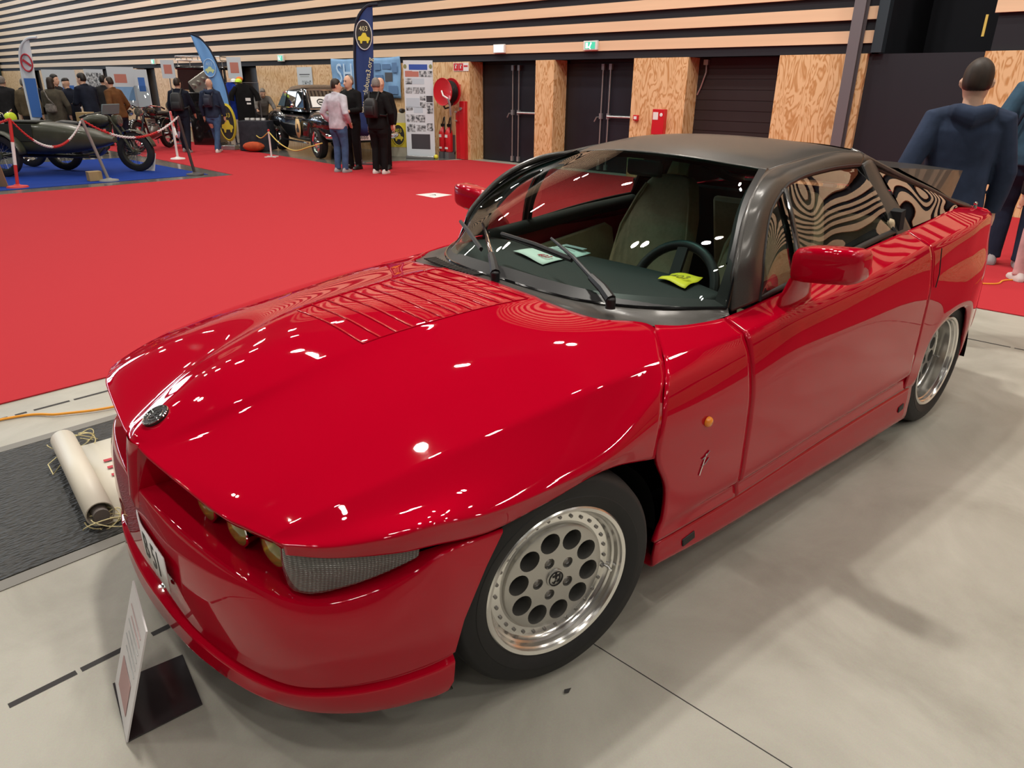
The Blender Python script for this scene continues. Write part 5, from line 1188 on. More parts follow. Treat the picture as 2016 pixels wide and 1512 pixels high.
# ---------------- black saloon
BC=empty('saloon_car',(-8.67,-13.55,.002),D(77.7),'black vintage saloon with a round cream door emblem parked by the rear wall','car')
def sup(x,w,z0,z1,n=28,e=.45,top=1.):
    R=[]
    for k in range(n):
        t=2*PI*k/n; c,s=math.cos(t),math.sin(t); h=(z1-z0)/2
        ww=w*(1 if s<0 else top+(1-top)*(1-s))
        R.append(Vector((x,ww*math.copysign(abs(c)**e,c),(z0+z1)/2+h*math.copysign(abs(s)**e,s))))
    return R
mb=MB(); rg=[]
for x,w,z0,z1 in ((-2.20,.52,.45,.72),(-2.12,.68,.36,.82),(-1.9,.76,.32,.88),(-1.66,.80,.40,.92),(-1.55,.81,.60,.93),(-1.29,.82,.66,.95),(-1.03,.815,.60,.95),(-.93,.81,.34,.95),(-.5,.81,.26,.95),(.0,.81,.26,.95),(.5,.815,.26,.95),(.92,.82,.30,.95),(1.02,.82,.60,.95),(1.29,.83,.66,.94),(1.56,.82,.60,.92),(1.66,.81,.40,.90),(1.9,.78,.34,.86),(2.08,.72,.38,.82),(2.16,.60,.44,.74)): rg.append(sup(x,w,z0,z1,28,.5,.80 if abs(x)>.9 else .90))
loftrings(mb,rg); mb.build('body_shell',BODYBLK,BC,angle=60)
mb=MB(); loftrings(mb,[sup(x,w,.80,z1,24,.6) for x,w,z1 in ((.62,.30,1.00),(1.0,.42,1.02),(1.5,.44,.99),(1.95,.40,.93),(2.14,.30,.84))]); mb.build('engine_bonnet',BODYBLK,BC,angle=60)
for s in (1,-1):
    mb=MB(); loftrings(mb,[[Vector((x,s*(.62+.20*w*math.cos(t)),.74+h*math.sin(t))) for t in [2*PI*k/18 for k in range(18)]] for x,w,h in ((.72,.5,.10),(.95,.95,.20),(1.3,1.05,.245),(1.7,1.02,.22),(2.0,.85,.17),(2.12,.5,.10))]); mb.build('front_wing',BODYBLK,BC,angle=70)
    mb=MB(); loftrings(mb,[[Vector((x,s*(.66+.17*w*math.cos(t)),.70+h*math.sin(t))) for t in [2*PI*k/18 for k in range(18)]] for x,w,h in ((-2.05,.5,.10),(-1.8,.95,.2),(-1.35,1.05,.25),(-1.0,.9,.2),(-.75,.5,.1))]); mb.build('rear_wing',BODYBLK,BC,angle=70)
    wheel_part(BC,1.29,s*.70,.33,.17,CHROME); wheel_part(BC,-1.29,s*.70,.33,.17,CHROME)
    h=MB(); h.lathe([(0,.085),(.02,.105),(.045,.10)],24,CHROME,(2.06,s*.60,.72),axis='x'); hh=h.build('headlamp',CHROME,BC)
    h=MB(); h.lathe([(.045,.10),(.06,.08),(.07,.04),(.072,.001)],24,LENS,(2.06,s*.60,.72),axis='x'); h.build('lens',LENS,hh)
    mb=MB(); mb.tube([(-.70,s*.835,.30),(.92,s*.835,.30)],.022,8,CHROME); mb.build('sill_strip',CHROME,BC)
    mb=MB(); mb.tube([(-1.9,s*.80,.80),(-.5,s*.845,.80),(.6,s*.845,.80),(1.9,s*.84,.78)],.010,6,CHROME); mb.build('side_strip',CHROME,BC)
    mb=MB(); mb.tube([(.50,s*.80,.97),(.52,s*.92,1.03)],.012,6,CHROME); mb.ball((.52,s*.95,1.06),.055,CHROME,sc=(.5,1,.8)); mb.build('wing_mirror',CHROME,BC)
# greenhouse
mb=MB(); gl=[(-1.30,.70,.94),(-1.22,.69,.94)]
def gring(z,x0,x1,w,n=40,e=.35):
    R=[]
    for k in range(n):
        t=2*PI*k/n; c,s=math.cos(t),math.sin(t); R.append(Vector(((x0+x1)/2+(x1-x0)/2*math.copysign(abs(c)**e,c),w*math.copysign(abs(s)**e,s),z)))
    return R
loftrings(mb,[gring(.93,-1.42,.86,.74),gring(1.0,-1.36,.80,.725),gring(1.36,-1.0,.38,.62),gring(1.44,-.88,.26,.57,40,.45),gring(1.48,-.70,.08,.45,40,.6),gring(1.495,-.5,-.1,.25,40,.8)]); mb.build('roof',BODYBLK,BC,angle=40)
def quad(P,t,m,name,parent,lab=None):
    mb=MB(); mb.add([Vector(p) for p in P],[(0,1,2,3)],m); o=mb.build(name,m,parent,smooth=False); s=o.modifiers.new('t','SOLIDIFY'); s.thickness=t; s.offset=0
    if lab: o['label']=lab
    return o
WINL=mat('painted_reflection_glass',(.10,.16,.20),.03,0,.8,coat=1.); WIND=mat('dark_saloon_glass',(.02,.022,.022),.03,0,.8,coat=1.)  # first glass has a bright reflection put into its colour, second stays dark
for s in (1,-1):
    quad([(.62,s*.728,1.02),(.05,s*.735,1.02),(.05,s*.640,1.34),(.34,s*.635,1.34)],.012,WIND,'door_window',BC)
    quad([(-.02,s*.735,1.02),(-.62,s*.735,1.02),(-.62,s*.640,1.34),(-.02,s*.640,1.34)],.012,WIND,'door_window',BC)
    quad([(-.70,s*.735,1.02),(-1.20,s*.728,1.02),(-.94,s*.640,1.34),(-.70,s*.640,1.34)],.012,WINL,'door_window',BC)
    for (a,b) in (((.64,.736*s,1.005),(.35,.636*s,1.355)),((.02,.742*s,1.01),(.02,.64*s,1.355)),((-.66,.742*s,1.01),(-.66,.64*s,1.355))):
        mb=MB(); mb.tube([a,b],.012,6,CHROME); mb.build('window_trim',CHROME,BC)
    mb=MB(); mb.tube([(.68,.742*s,1.0),(-1.25,.742*s,1.0)],.012,6,CHROME); mb.build('window_trim',CHROME,BC)
ws_=quad([(.795,-.64,1.0),(.795,.64,1.0),(.415,.55,1.36),(.415,-.55,1.36)],.012,GLASSD if False else WIND,'windscreen',BC)
mb=MB(); mb.tube([(.80,-.67,.99),(.80,.67,.99),(.405,.575,1.375),(.405,-.575,1.375)],.016,6,CHROME,closed=True); mb.build('screen_frame',CHROME,BC)
sg_=quad([(.79,-.60,1.03),(.79,.45,1.03),(.56,.40,1.24),(.56,-.55,1.24)],.02,SIGNW,'windscreen_notice',BC,'white notice in the windscreen')
mb=MB(); c=Vector((.70,-.36,1.135)); nn=Vector((.68,0,.73)); q=nn.to_track_quat('Z','Y'); mb.tube([c+q@Vector((.085*math.cos(a),.085*math.sin(a),0)) for a in [2*PI*k/24 for k in range(24)]],.012,6,INK,closed=True); mb.obox(c,q@Vector((.05,0,0)),q@Vector((0,.018,0)),q@Vector((0,0,.004)),INK); mb.build('notice_emblem',INK,sg_)
mb=MB()
for k in range(4): mb.obox((.765-.045*k,.10,1.075+.042*k),(0,.18,0),(.004,0,-.004),(-.006,0,.006),GREYINK)
mb.build('notice_print',GREYINK,sg_)
mb=MB(); mb.tube([(2.02,-.80,.50),(2.18,-.62,.48),(2.24,0,.48),(2.18,.62,.48),(2.02,.80,.50)],.055,10,CHROME); mb.build('bumper',CHROME,BC)
mb=MB(); mb.tube([(-2.05,-.78,.50),(-2.25,-.55,.48),(-2.28,0,.48),(-2.25,.55,.48),(-2.05,.78,.50)],.055,10,CHROME); mb.build('bumper',CHROME,BC)
mb=MB(); mb.box((2.12,-.34,.55),(2.165,.34,.84),mat('grille_grey',(.10,.09,.10),.4,.5)); g_=mb.build('grille',_M['grille_grey'],BC,bevel=.02)
for k in range(6):
    mb=MB(); mb.tube([(2.17,-.33,.58+.05*k),(2.17,.33,.58+.05*k)],.006,5,CHROME); mb.build('grille_bar',CHROME,g_)
mb=MB(); mb.box((2.29,-.26,.42),(2.30,.26,.54),SIGNW); pl_=mb.build('number_plate',SIGNW,BC); text('886 TF',.12,'plate_lettering',INK,pl_,frame((2.302,0,.48),(0,1,0),(0,0,1)))
mb=MB(); mb.disc((.42,-.848,.60),.17,(0,-1,0),28,CREAM,ry=.22); em=mb.build('door_emblem',CREAM,BC); em.modifiers.new('t','SOLIDIFY').thickness=.004; em['label']='cream oval emblem with a dark figure on the front door'
mb=MB(); mb.poly([(.34,-.852,.50),(.50,-.852,.50),(.50,-.852,.56),(.46,-.852,.60),(.44,-.852,.68),(.40,-.852,.68),(.38,-.852,.60),(.33,-.852,.56)],.003,(0,-1,0),INK); mb.build('emblem_figure',INK,em)
mb=MB(); mb.tube([(.05,-.845,.90),(.17,-.845,.90)],.012,6,CHROME); mb.build('door_handle',CHROME,BC)
# ---------------- motorcycles
def motorcycle(loc,yaw,paint,label,name='motorcycle',chrome=CHROME,screen=False,lamp=None,wb=1.34,r=.335,rim=CHROME,bars=None):
    M=empty(name,loc,yaw,label,'motorcycle')
    wheel_part(M,0,0,r,.10,chrome,'rear_wheel',28,rim); wheel_part(M,wb,0,r,.09,chrome,'front_wheel',28,rim)
    fx,fz=wb,r; hx,hz2=wb-.36,.93
    for s in (1,-1):
        mb=MB(); mb.tube([(fx,s*.075,fz),(hx+.02,s*.075,hz2)],[.026,.020],8,paint); mb.build('fork_leg',paint,M)
        mb=MB(); mb.tube([(hx+.02,s*.05,hz2),(hx-.02,s*.22,hz2+.07),(hx-.16,s*.36,hz2+.04),(hx-.28,s*.38,hz2)],.013,8,chrome); mb.tube([(hx-.20,s*.37,hz2+.03),(hx-.31,s*.385,hz2-.01)],.019,8,BLACK); mb.build('handlebar',chrome,M)
    def guard(cx,a0,a1,name):
        mb=MB(); V=[];n=18
        for k in range(n):
            a=a0+(a1-a0)*k/(n-1)
            for q_,w in ((-1,.075),(-.5,.085),(0,.09),(.5,.085),(1,.075)): V.append((cx+(r+.035+.012*(1-q_*q_))*math.cos(a),w*q_,r+(r+.035+.012*(1-q_*q_))*math.sin(a)))
        mb.add(V,grid_faces(5,n),paint); o=mb.build(name,paint,M); o.modifiers.new('t','SOLIDIFY').thickness=.006
    guard(wb,D(15),D(150),'front_mudguard'); guard(0,D(20),D(185),'rear_mudguard')
    mb=MB(); loftrings(mb,[[Vector((x,w*math.cos(t),z+h*math.sin(t))) for t in [2*PI*k/16 for k in range(16)]] for x,z,w,h in ((.42,.80,.05,.05),(.52,.83,.13,.10),(.72,.86,.15,.12),(.88,.86,.12,.10),(.97,.86,.05,.05))]); mb.build('fuel_tank',paint,M)
    mb=MB(); loftrings(mb,[[Vector((x,w*math.cos(t),z+h*math.sin(t))) for t in [2*PI*k/14 for k in range(14)]] for x,z,w,h in ((-.02,.80,.10,.03),(.10,.81,.15,.05),(.28,.80,.11,.05),(.42,.80,.05,.03))]); mb.build('saddle',BLACK,M)
    mb=MB(); mb.ball((.62,0,.42),.17,BOLT,sc=(1.2,.8,1)); 
    for k in range(6): mb.cyl((.66,0,.52+.03*k),(.66,0,.54+.03*k),.10,14,BOLT)
    mb.box((.40,-.09,.30),(.70,.09,.50),BOLT); mb.build('engine',BOLT,M,bevel=.01)
    mb=MB(); mb.tube([(hx,0,hz2-.05),(hx-.05,0,.75),(.50,0,.72),(.05,0,.62)],.022,8,paint); mb.tube([(hx,0,hz2-.12),(.85,0,.40),(.60,0,.24),(.2,0,.28),(0,.07,r)],.022,8,paint); mb.tube([(.05,0,.62),(0,-.07,r)],.018,8,paint); mb.build('frame',paint,M)
    mb=MB(); mb.tube([(.75,-.12,.50),(.86,-.14,.42),(.70,-.15,.26),(.2,-.16,.26),(-.35,-.16,.30)],[.02,.02,.025,.035,.03],8,chrome); mb.build('exhaust_pipe',chrome,M)
    h=MB(); h.lathe([(-.10,.03),(-.06,.085),(.03,.10),(.05,.095)],20,lamp or chrome,(hx+.12,0,.86),axis='x'); hl=h.build('headlamp',lamp or chrome,M)
    h=MB(); h.lathe([(.05,.095),(.065,.06),(.07,.001)],20,lamp or LENS,(hx+.12,0,.86),axis='x'); h.build('lens',lamp or LENS,hl)
    if screen:
        sm=thin_glass('motorcycle_screen_glass',(.72,.80,.82),2.2)
        mb=MB(); V=[]
        for j in range(9):
            for i in range(9):
                a=-1+2*i/8; b_=j/8; w=.26*(1-.45*b_**3); V.append((hx+.16-.10*a*a-.18*b_,w*a,.96+.46*b_))
        mb.add(V,grid_faces(9,9),sm); mb.build('windscreen',sm,M)
        mb=MB(); mb.tube([(hx+.06,-.26,.96),(hx+.16,0,.955),(hx+.06,.26,.96)],.012,6,chrome); mb.build('screen_bar',chrome,M)
        for s in (1,-1):
            mb=MB(); mb.tube([(.90,s*.06,.62),(.93,s*.30,.58),(.90,s*.33,.36),(.84,s*.10,.26)],.016,8,chrome); mb.build('crash_bar',chrome,M)
            mb=MB(); mb.lathe([(-.05,.02),(-.02,.06),(.03,.07),(.05,.001)],16,chrome,(hx+.14,s*.20,.84),axis='x'); mb.build('spot_lamp',chrome,M)
            mb=MB(); mb.box((-.25,s*.14 if s>0 else -.32,.42),(.12,.32 if s>0 else -.14,.74),BODYBLK); mb.build('pannier',BODYBLK,M,bevel=.04)
    return M
SC=motorcycle((-2.99,-13.38,.009),D(130.5),ARMY,'army green military motorcycle with sidecar standing on the blue carpet','sidecar_motorcycle',chrome=ARMY,rim=ARMYD)
# its sidecar, on the rider's right (y<0)
mb=MB(); rg=[]
for x,w,z0,z1 in ((-1.0,.18,.46,.72),(-.92,.27,.38,.82),(-.20,.30,.34,.86),(.25,.29,.34,.86),(.60,.27,.36,.82),(.95,.23,.42,.76),(1.20,.16,.48,.68),(1.36,.07,.54,.62)):
    rg.append([Vector((x,-.62+w*math.copysign(abs(math.cos(t))**.6,math.cos(t)),(z0+z1)/2+(z1-z0)/2*math.copysign(abs(math.sin(t))**.6,math.sin(t)))) for t in [2*PI*k/24 for k in range(24)]])
loftrings(mb,rg); mb.build('sidecar_body',ARMY,SC,angle=60)
mb=MB(); mb.poly([(-.34,-.925,.56),(.12,-.925,.56),(.15,-.925,.83),(-.62,-.925,.83)],.012,(0,1,0),ARMYD); mb.build('side_flap',ARMYD,SC)
mb=MB(); mb.box((-.42,-.84,.84),(.20,-.40,.875),ARMYD); mb.build('cockpit_cover',ARMYD,SC,bevel=.015)
wheel_part(SC,-.36,-1.08,.335,.10,ARMY,'sidecar_wheel',28,ARMYD)
mb=MB(); V=[]
for k in range(16):
    a=D(5)+D(165)*k/15
    for q_ in (-1,-.5,0,.5,1): V.append((-.36+(.40-.02*q_*q_)*math.cos(a),-1.08+.10*q_,.335+(.40-.02*q_*q_)*math.sin(a)))
mb.add(V,grid_faces(5,16),ARMY); o=mb.build('sidecar_mudguard',ARMY,SC); o.modifiers.new('t','SOLIDIFY').thickness=.008
mb=MB(); mb.tube([(-.55,-.62,.30),(.85,-.62,.30)],.025,8,ARMY); mb.tube([(-.02,-.08,.32),(-.36,-1.0,.32)],.025,8,ARMY); mb.tube([(.70,-.05,.34),(.70,-.62,.30)],.022,8,ARMY); mb.build('sidecar_frame',ARMY,SC)
mb=MB(); mb.obox((1.02,0,1.05),(.02,0,.085),(0,.27,0),(.01,0,-.003),mat('blue_grey_shield',(.13,.19,.20),.4)); mb.build('leg_shield',_M['blue_grey_shield'],SC,bevel=.01)
mb=MB(); mb.box((.35,.02,.80),(.55,.26,.99),mat('wooden_crate',(.35,.25,.12),.7)); mb.build('crate',_M['wooden_crate'],SC,bevel=.005)
motorcycle((-6.45,-17.23,.009),D(40),BODYBLK,'black and chrome touring motorcycle with a clear windscreen standing by the red aisle','motorcycle',screen=True)
motorcycle((-1.95,-15.5,.009),D(125),BODYBLK,'dark motorcycle with a lime yellow headlamp cover at the far left',lamp=mat('lime_lamp_cover',(.62,.80,.05),.4))
# ---------------- black truck by the wall
TK=empty('vintage_truck',(-8.62,-19.55,.002),D(43),'tall black vintage truck with a roof rack parked at the rear wall','truck')
mb=MB(); mb.box((-.9,-.72,.55),(.15,.72,1.30),BODYBLK); mb.build('cab_body',BODYBLK,TK,bevel=.08)
mb=MB(); mb.box((-.9,-.70,1.84),(.10,.70,1.94),BODYBLK); mb.build('roof',BODYBLK,TK,bevel=.04)
for s in (1,-1):
    for x in (-.85,.02):
        mb=MB(); mb.tube([(x,s*.66,1.28),(x-.04,s*.64,1.88)],.035,8,BODYBLK); mb.build('cab_pillar',BODYBLK,TK)
    mb=MB(); loftrings(mb,[[Vector((x,s*(.68+.17*w*math.cos(t)),.62+h*math.sin(t))) for t in [2*PI*k/16 for k in range(16)]] for x,w,h in ((.15,.6,.12),(.5,1,.22),(.9,1,.22),(1.2,.7,.12))]); mb.build('wing',BODYBLK,TK,angle=70)
    wheel_part(TK,.75,s*.66,.38,.16,BOLT); wheel_part(TK,-1.1,s*.66,.38,.16,BOLT)
    h=MB(); h.lathe([(-.14,.03),(-.08,.11),(.03,.13),(.05,.12)],20,CHROME,(1.18,s*.48,.92),axis='x'); hl=h.build('headlamp',CHROME,TK)
    h=MB(); h.lathe([(.05,.12),(.08,.06),(.085,.001)],20,LENS,(1.18,s*.48,.92),axis='x'); h.build('lens',LENS,hl)
mb=MB(); loftrings(mb,[[Vector((x,w*math.copysign(abs(math.cos(t))**.6,math.cos(t)),.92+h*math.copysign(abs(math.sin(t))**.6,math.sin(t)))) for t in [2*PI*k/20 for k in range(20)]] for x,w,h in ((.10,.50,.40),(.6,.42,.38),(1.15,.32,.36))]); mb.build('engine_bonnet',BODYBLK,TK,angle=60)
mb=MB(); mb.box((1.14,-.28,.60),(1.19,.28,1.24),CHROME); mb.build('radiator_shell',CHROME,TK,bevel=.02)
mb=MB(); mb.box((1.19,-.24,.64),(1.20,.24,1.20),BLACK); mb.build('radiator',BLACK,TK)
mb=MB(); mb.obox((.10,-.0,1.58),(.03,0,-.26),(0,.62,0),(.01,0,.001),mat('dark_red_brown_glass',(.030,.012,.012),.06,coat=1.)); mb.build('windscreen',_M['dark_red_brown_glass'],TK)
mb=MB(); mb.box((1.25,-.75,.44),(1.30,.75,.54),CHROME); mb.build('bumper',CHROME,TK,bevel=.02)
mb=MB(); mb.box((1.30,-.25,.40),(1.31,.15,.50),SIGNW); mb.build('number_plate',SIGNW,TK)
rk=MB()
for y in (-.62,.62): rk.tube([(-.9,y,2.08),(.12,y,2.08)],.014,6,GALV); rk.tube([(-.9,y,2.18),(.12,y,2.18)],.014,6,GALV)
for k in range(9): rk.tube([(.12,-.62+.155*k,2.08),(.12,-.62+.155*k,2.18)],.011,6,GALV)
rk.tube([(.12,-.62,2.08),(.12,.62,2.08)],.014,6,GALV); rk.tube([(.12,-.62,2.18),(.12,.62,2.18)],.014,6,GALV)
for x in (-.8,.0):
    for y in (-.62,.62): rk.tube([(x,y,1.93),(x,y,2.08)],.012,6,GALV)
rk.build('roof_rack',GALV,TK)
# chrome engine on the display stand in front of it
EN=empty('display_engine',(-7.70,-17.6,.002),D(43),'silver engine block on a dark display stand in front of the black truck','engine')
mb=MB(); mb.box((-.25,-.35,0),(.25,.35,1.28),BODYBLK); mb.build('stand',BODYBLK,EN,bevel=.02)
ESIL=mat('cast_aluminium',(.55,.54,.48),.3,.8)
mb=MB(); mb.obox((0,.05,1.52),(.18,0,0),(0,.26,.16),(0,-.10,.16),ESIL); mb.build('engine_block',ESIL,EN,bevel=.03)
for k in range(4):
    mb=MB(); mb.cyl((.18,-.15+.13*k,1.44+.08*k),(.27,-.15+.13*k,1.42+.08*k),.045,10,ESIL); mb.build('intake_port',ESIL,EN)
mb=MB(); mb.lathe([(-.06,.05),(-.05,.16),(.04,.16),(.05,.05)],20,BLACK,(.05,-.18,1.38),axis='x'); mb.build('flywheel',BLACK,EN)
# ---------------- flags
def flag(loc,yaw,H,cols,label,name='feather_flag',w=.52,curve=-1,base=.30,shape=None):
    """pole with a curved top; sail hangs on side curve (+1: local +y)"""
    F=empty(name,loc,yaw,label,'flag'); s=curve
    P=[Vector((0,0,.05)),Vector((0,0,H*.45)),Vector((0,s*.02,H*.72)),Vector((0,s*.10,H*.90)),Vector((0,s*.30,H*.985)),Vector((0,s*.52,H))]
    C=catmull(P,40); mb=MB(); mb.tube(C,[.022]*20+[.014]*20,8,cols[1]); mb.build('pole',cols[1],F)
    mb=MB(); V=[]
    C2=[p for p in C if p.z>base*H]
    for i,p in enumerate(C2):
        t=(p.z/H-base)/(1-base); e=Vector((0,s*(w*(1-.25*(1-t))+.0),p.z))
        if t<.12: e.y*=.35+.65*t/.12
        e.y=max(abs(e.y),abs(p.y)+.004)*s
        for k in range(7): q=p.lerp(e,k/6); V.append((.012*math.sin(k*1.1+i*.22),q.y,q.z))
    mb.add(V,grid_faces(7,len(C2)),cols[0]); o=mb.build('sail',cols[0],F); o.modifiers.new('t','SOLIDIFY').thickness=.003
    mb=MB(); mb.tube([(0,s*(abs(p.y)+.0),p.z) for p in C2],.028,6,cols[1]); mb.build('pole_sleeve',cols[1],F)
    mb=MB(); mb.box((-.25,-.03,0),(.25,.03,.03),STEEL); mb.box((-.03,-.25,0),(.03,.25,.03),STEEL); mb.cyl((0,0,.03),(0,0,.10),.03,10,STEEL); mb.build('foot',STEEL,F)
    return F
NAVF=mat('navy_flag_cloth',(.018,.045,.17),.7); NAVD=mat('navy_sleeve',(.006,.008,.02),.7); LBLF=mat('light_blue_flag_cloth',(.15,.36,.72),.7); WBF=mat('pale_flag_cloth',(.62,.68,.75),.7); BLUF=mat('blue_flag_print',(.05,.16,.50),.7)
PALE=mat('pale_yellow_lettering',(.72,.70,.42),.6); RING=mat('pale_grey_ring',(.55,.60,.62),.6)
def oval_logo(parent,c,r1,r2,X,Y,ground=INK,ring=RING,mark=YELB,word='403',wc=PALE):
    """oval club badge with a ring, a word and a yellow car outline; X, Y are the plane axes"""
    c,X,Y=Vector(c),Vector(X).normalized(),Vector(Y).normalized(); N=X.cross(Y)
    pt=lambda a,b,l=0: c+X*a+Y*b+N*l
    mb=MB(); n=28; V=[pt(r1*math.cos(2*PI*k/n),r2*math.sin(2*PI*k/n),.004) for k in range(n)]; mb.add(V,[tuple(range(n))],ground); o=mb.build('badge_ground',ground,parent,smooth=False); o.modifiers.new('t','SOLIDIFY').thickness=.003
    mb=MB(); mb.tube([pt(r1*math.cos(2*PI*k/n),r2*math.sin(2*PI*k/n),.006) for k in range(n)],r1*.06,6,ring,closed=True); mb.build('badge_ring',ring,o)
    mb=MB(); S_=[(-.75,-.10),(-.70,.10),(-.35,.16),(-.10,.38),(.25,.36),(.40,.12),(.72,.05),(.76,-.10),(.60,-.16),(.50,-.34),(.36,-.34),(.30,-.18),(-.20,-.18),(-.28,-.36),(-.46,-.36),(-.52,-.16)]
    mb.poly([pt(a*r1,(b-.22)*r2,.007) for a,b in S_],.003,N,mark); mb.build('badge_figure',mark,o)
    text(word,r1*.75,'badge_lettering',wc,o,frame(pt(0,r2*.42,.009),X,Y))
    return o
cy=D(43)      # facing the photographer
# navy flag, behind the talking group
fy=D(38); FN=flag((-7.55,-10.72,.008),fy,2.88,(NAVF,NAVD),'tall navy blue feather flag with a yellow club badge beside the black saloon',w=.42,curve=1,base=.16)
oval_logo(FN,(.018,.225,2.36),.155,.25,(0,1,0),(0,0,1))
text('www.clubuns3.org',.135,'flag_lettering',PALE,FN,frame((.03,.22,1.48),(0,.22,.97),(0,-.97,.22)))
FB=flag((-7.66,-16.22,.008),D(40),2.62,(LBLF,NAVD),'light blue feather flag with a pale club badge beside the row of motorcycles',w=.10,curve=-1,base=.25)
for ch in [o for o in bpy.data.objects if o.parent is FB]: bpy.data.objects.remove(ch)
# leaning sail with the pole on its right-hand side
P=catmull([(0,.06,.10),(0,.02,.9),(0,-.06,1.55),(0,-.25,2.15),(0,-.50,2.48),(0,-.74,2.58)],40)
mb=MB(); mb.tube(P,.020,8,NAVD); mb.build('pole',NAVD,FB)
mb=MB(); V=[]; L=catmull([(0,-.14,.55),(0,-.22,.95),(0,-.36,1.4),(0,-.55,2.0),(0,-.68,2.4),(0,-.74,2.57)],40); Q=P[8:]; Q=catmull(Q,40)
for i in range(40):
    for k in range(7): p=Q[i].lerp(L[i],k/6); V.append((.012*math.sin(k+.3*i),p.y,p.z))
mb.add(V,grid_faces(7,40),LBLF); o=mb.build('sail',LBLF,FB); o.modifiers.new('t','SOLIDIFY').thickness=.003
mb=MB(); mb.box((-.25,.02,0),(.25,.08,.03),STEEL); mb.box((-.03,-.22,0),(.03,.30,.03),STEEL); mb.cyl((0,.06,.03),(0,.06,.12),.03,10,STEEL); mb.build('foot',STEEL,FB)
oval_logo(FB,(.02,-.36,1.83),.15,.20,(0,1,0),(0,0,1),LBLF,mat('pale_blue_print',(.40,.60,.82),.7),mat('pale_green_print',(.55,.68,.35),.7),'403',_M['pale_blue_print'])
FW=flag((-3.72,-17.7,.008),D(42),2.36,(WBF,WBF),'white and blue feather flag with a red round badge at the far left',w=.34,curve=1,base=.25)
mb=MB(); mb.poly([(.018,.03,.75),(.018,.26,.75),(.018,.30,1.55),(.018,.04,1.55)],.002,(1,0,0),BLUF); mb.build('blue_panel',BLUF,FW)
mb=MB(); mb.tube([(.022,.19+.12*math.cos(a),1.86+.17*math.sin(a)) for a in [2*PI*k/24 for k in range(24)]],.016,6,REDINK,closed=True); mb.obox((.022,.19,1.86),(.001,0,0),(0,.08,-.06),(0,.015,.02),REDINK); mb.build('badge_ring',REDINK,FW)
# ---------------- roll-up banner, wall posters, boards
def board(loc,yaw,w,h,z0,m,label,name,cat,thick=.01,tilt=0.):
    B=empty(name,loc,yaw,label,cat); mb=MB(); mb.box((-thick,-w/2,z0),(0,w/2,z0+h),m); mb.build('panel',m,B,smooth=False); return B
def prints(B,w,z0,h,items,x=.0015):
    for nm,m,a0,a1,b0,b1 in items:
        mb=MB(); mb.box((0,-w/2+a0*w,z0+b0*h),(x,-w/2+a1*w,z0+b1*h),m); mb.build(nm,m,B,smooth=False)
PHOTO=mat('photo_print',(.25,.27,.28),.5); n_,l_,b_=nodes(PHOTO); tc=n_.new('ShaderNodeTexCoord'); vo=n_.new('ShaderNodeTexNoise'); vo.inputs['Scale'].default_value=16; vo.inputs['Detail'].default_value=3; r1=n_.new('ShaderNodeValToRGB'); r1.color_ramp.elements[0].color=(.06,.07,.08,1); r1.color_ramp.elements[1].color=(.60,.66,.70,1); r1.color_ramp.elements[0].position=.38; r1.color_ramp.elements[1].position=.62; l_.new(tc.outputs['Object'],vo.inputs['Vector']); l_.new(vo.outputs['Fac'],r1.inputs['Fac']); l_.new(r1.outputs['Color'],b_.inputs['Base Color'])
PHOTOD=mat('dark_photo_print',(.06,.06,.07),.5); REDP=mat('red_photo_print',(.50,.20,.16),.5); WHTB=mat('white_banner_vinyl',(.66,.74,.80),.5); TXTB=mat('pale_text_block',(.50,.60,.68),.6)
B=board((-9.40,-11.05,.002),D(30),.66,1.96,.03,WHTB,'white roll-up banner covered with car photographs beside the hose reel','rollup_banner','banner')
Wb,Hb=.66,1.96
it=[('headline',BLUEINK,.19,.82,.905,.96),('text_block',TXTB,.28,.70,.76,.82),('text_block',TXTB,.05,.52,.52,.62),('text_block',TXTB,.30,.62,.465,.53)]
prints(B,Wb,.03,Hb,it)
ph=[(.05,.30,.835,.895,REDP),(.30,.52,.835,.89,REDP),(.54,.98,.835,.895,PHOTO),(.05,.28,.76,.82,PHOTO),(.05,.27,.665,.73,PHOTO),(.30,.53,.665,.73,PHOTO),(.55,.72,.665,.73,PHOTO),(.53,.72,.595,.645,PHOTO),(.75,.97,.58,.645,PHOTOD),(.53,.72,.52,.58,PHOTO),(.75,.97,.46,.57,PHOTO),(.04,.27,.49,.535,PHOTO),(.04,.34,.37,.45,PHOTO),(.36,.69,.37,.445,PHOTO),(.04,.33,.265,.35,PHOTO),(.38,.70,.275,.34,PHOTO),(.74,.96,.28,.36,PHOTO),(.18,.84,.085,.245,PHOTOD)]
for a0,a1,b0,b1,m in ph: prints(B,Wb,.03,Hb,[('photograph',m,a0,a1,b0,b1)])
for y in (-.29,.285):
    o=oval_logo(B,(.0,y,1.86),.035,.045,(0,1,0),(0,0,1),mat('olive_badge',(.25,.27,.12),.6),RING,YELB,'',PALE) if False else None
    mb=MB(); mb.disc((.003,y,1.87),.036,(1,0,0),18,mat('olive_badge',(.25,.27,.12),.6),ry=.045); mb.build('badge',_M['olive_badge'],B)
mb=MB(); mb.box((-.12,-.33,0),(.10,.33,.06),GALV); mb.build('cassette',GALV,B,bevel=.015)
mb=MB(); mb.tube([(-.03,0,.05),(-.03,0,1.99)],.010,6,GALV); mb.build('support_pole',GALV,B)
BLP=noisy(mat('light_blue_banner_cloth',(.22,.42,.70),.7),3,.25,3)
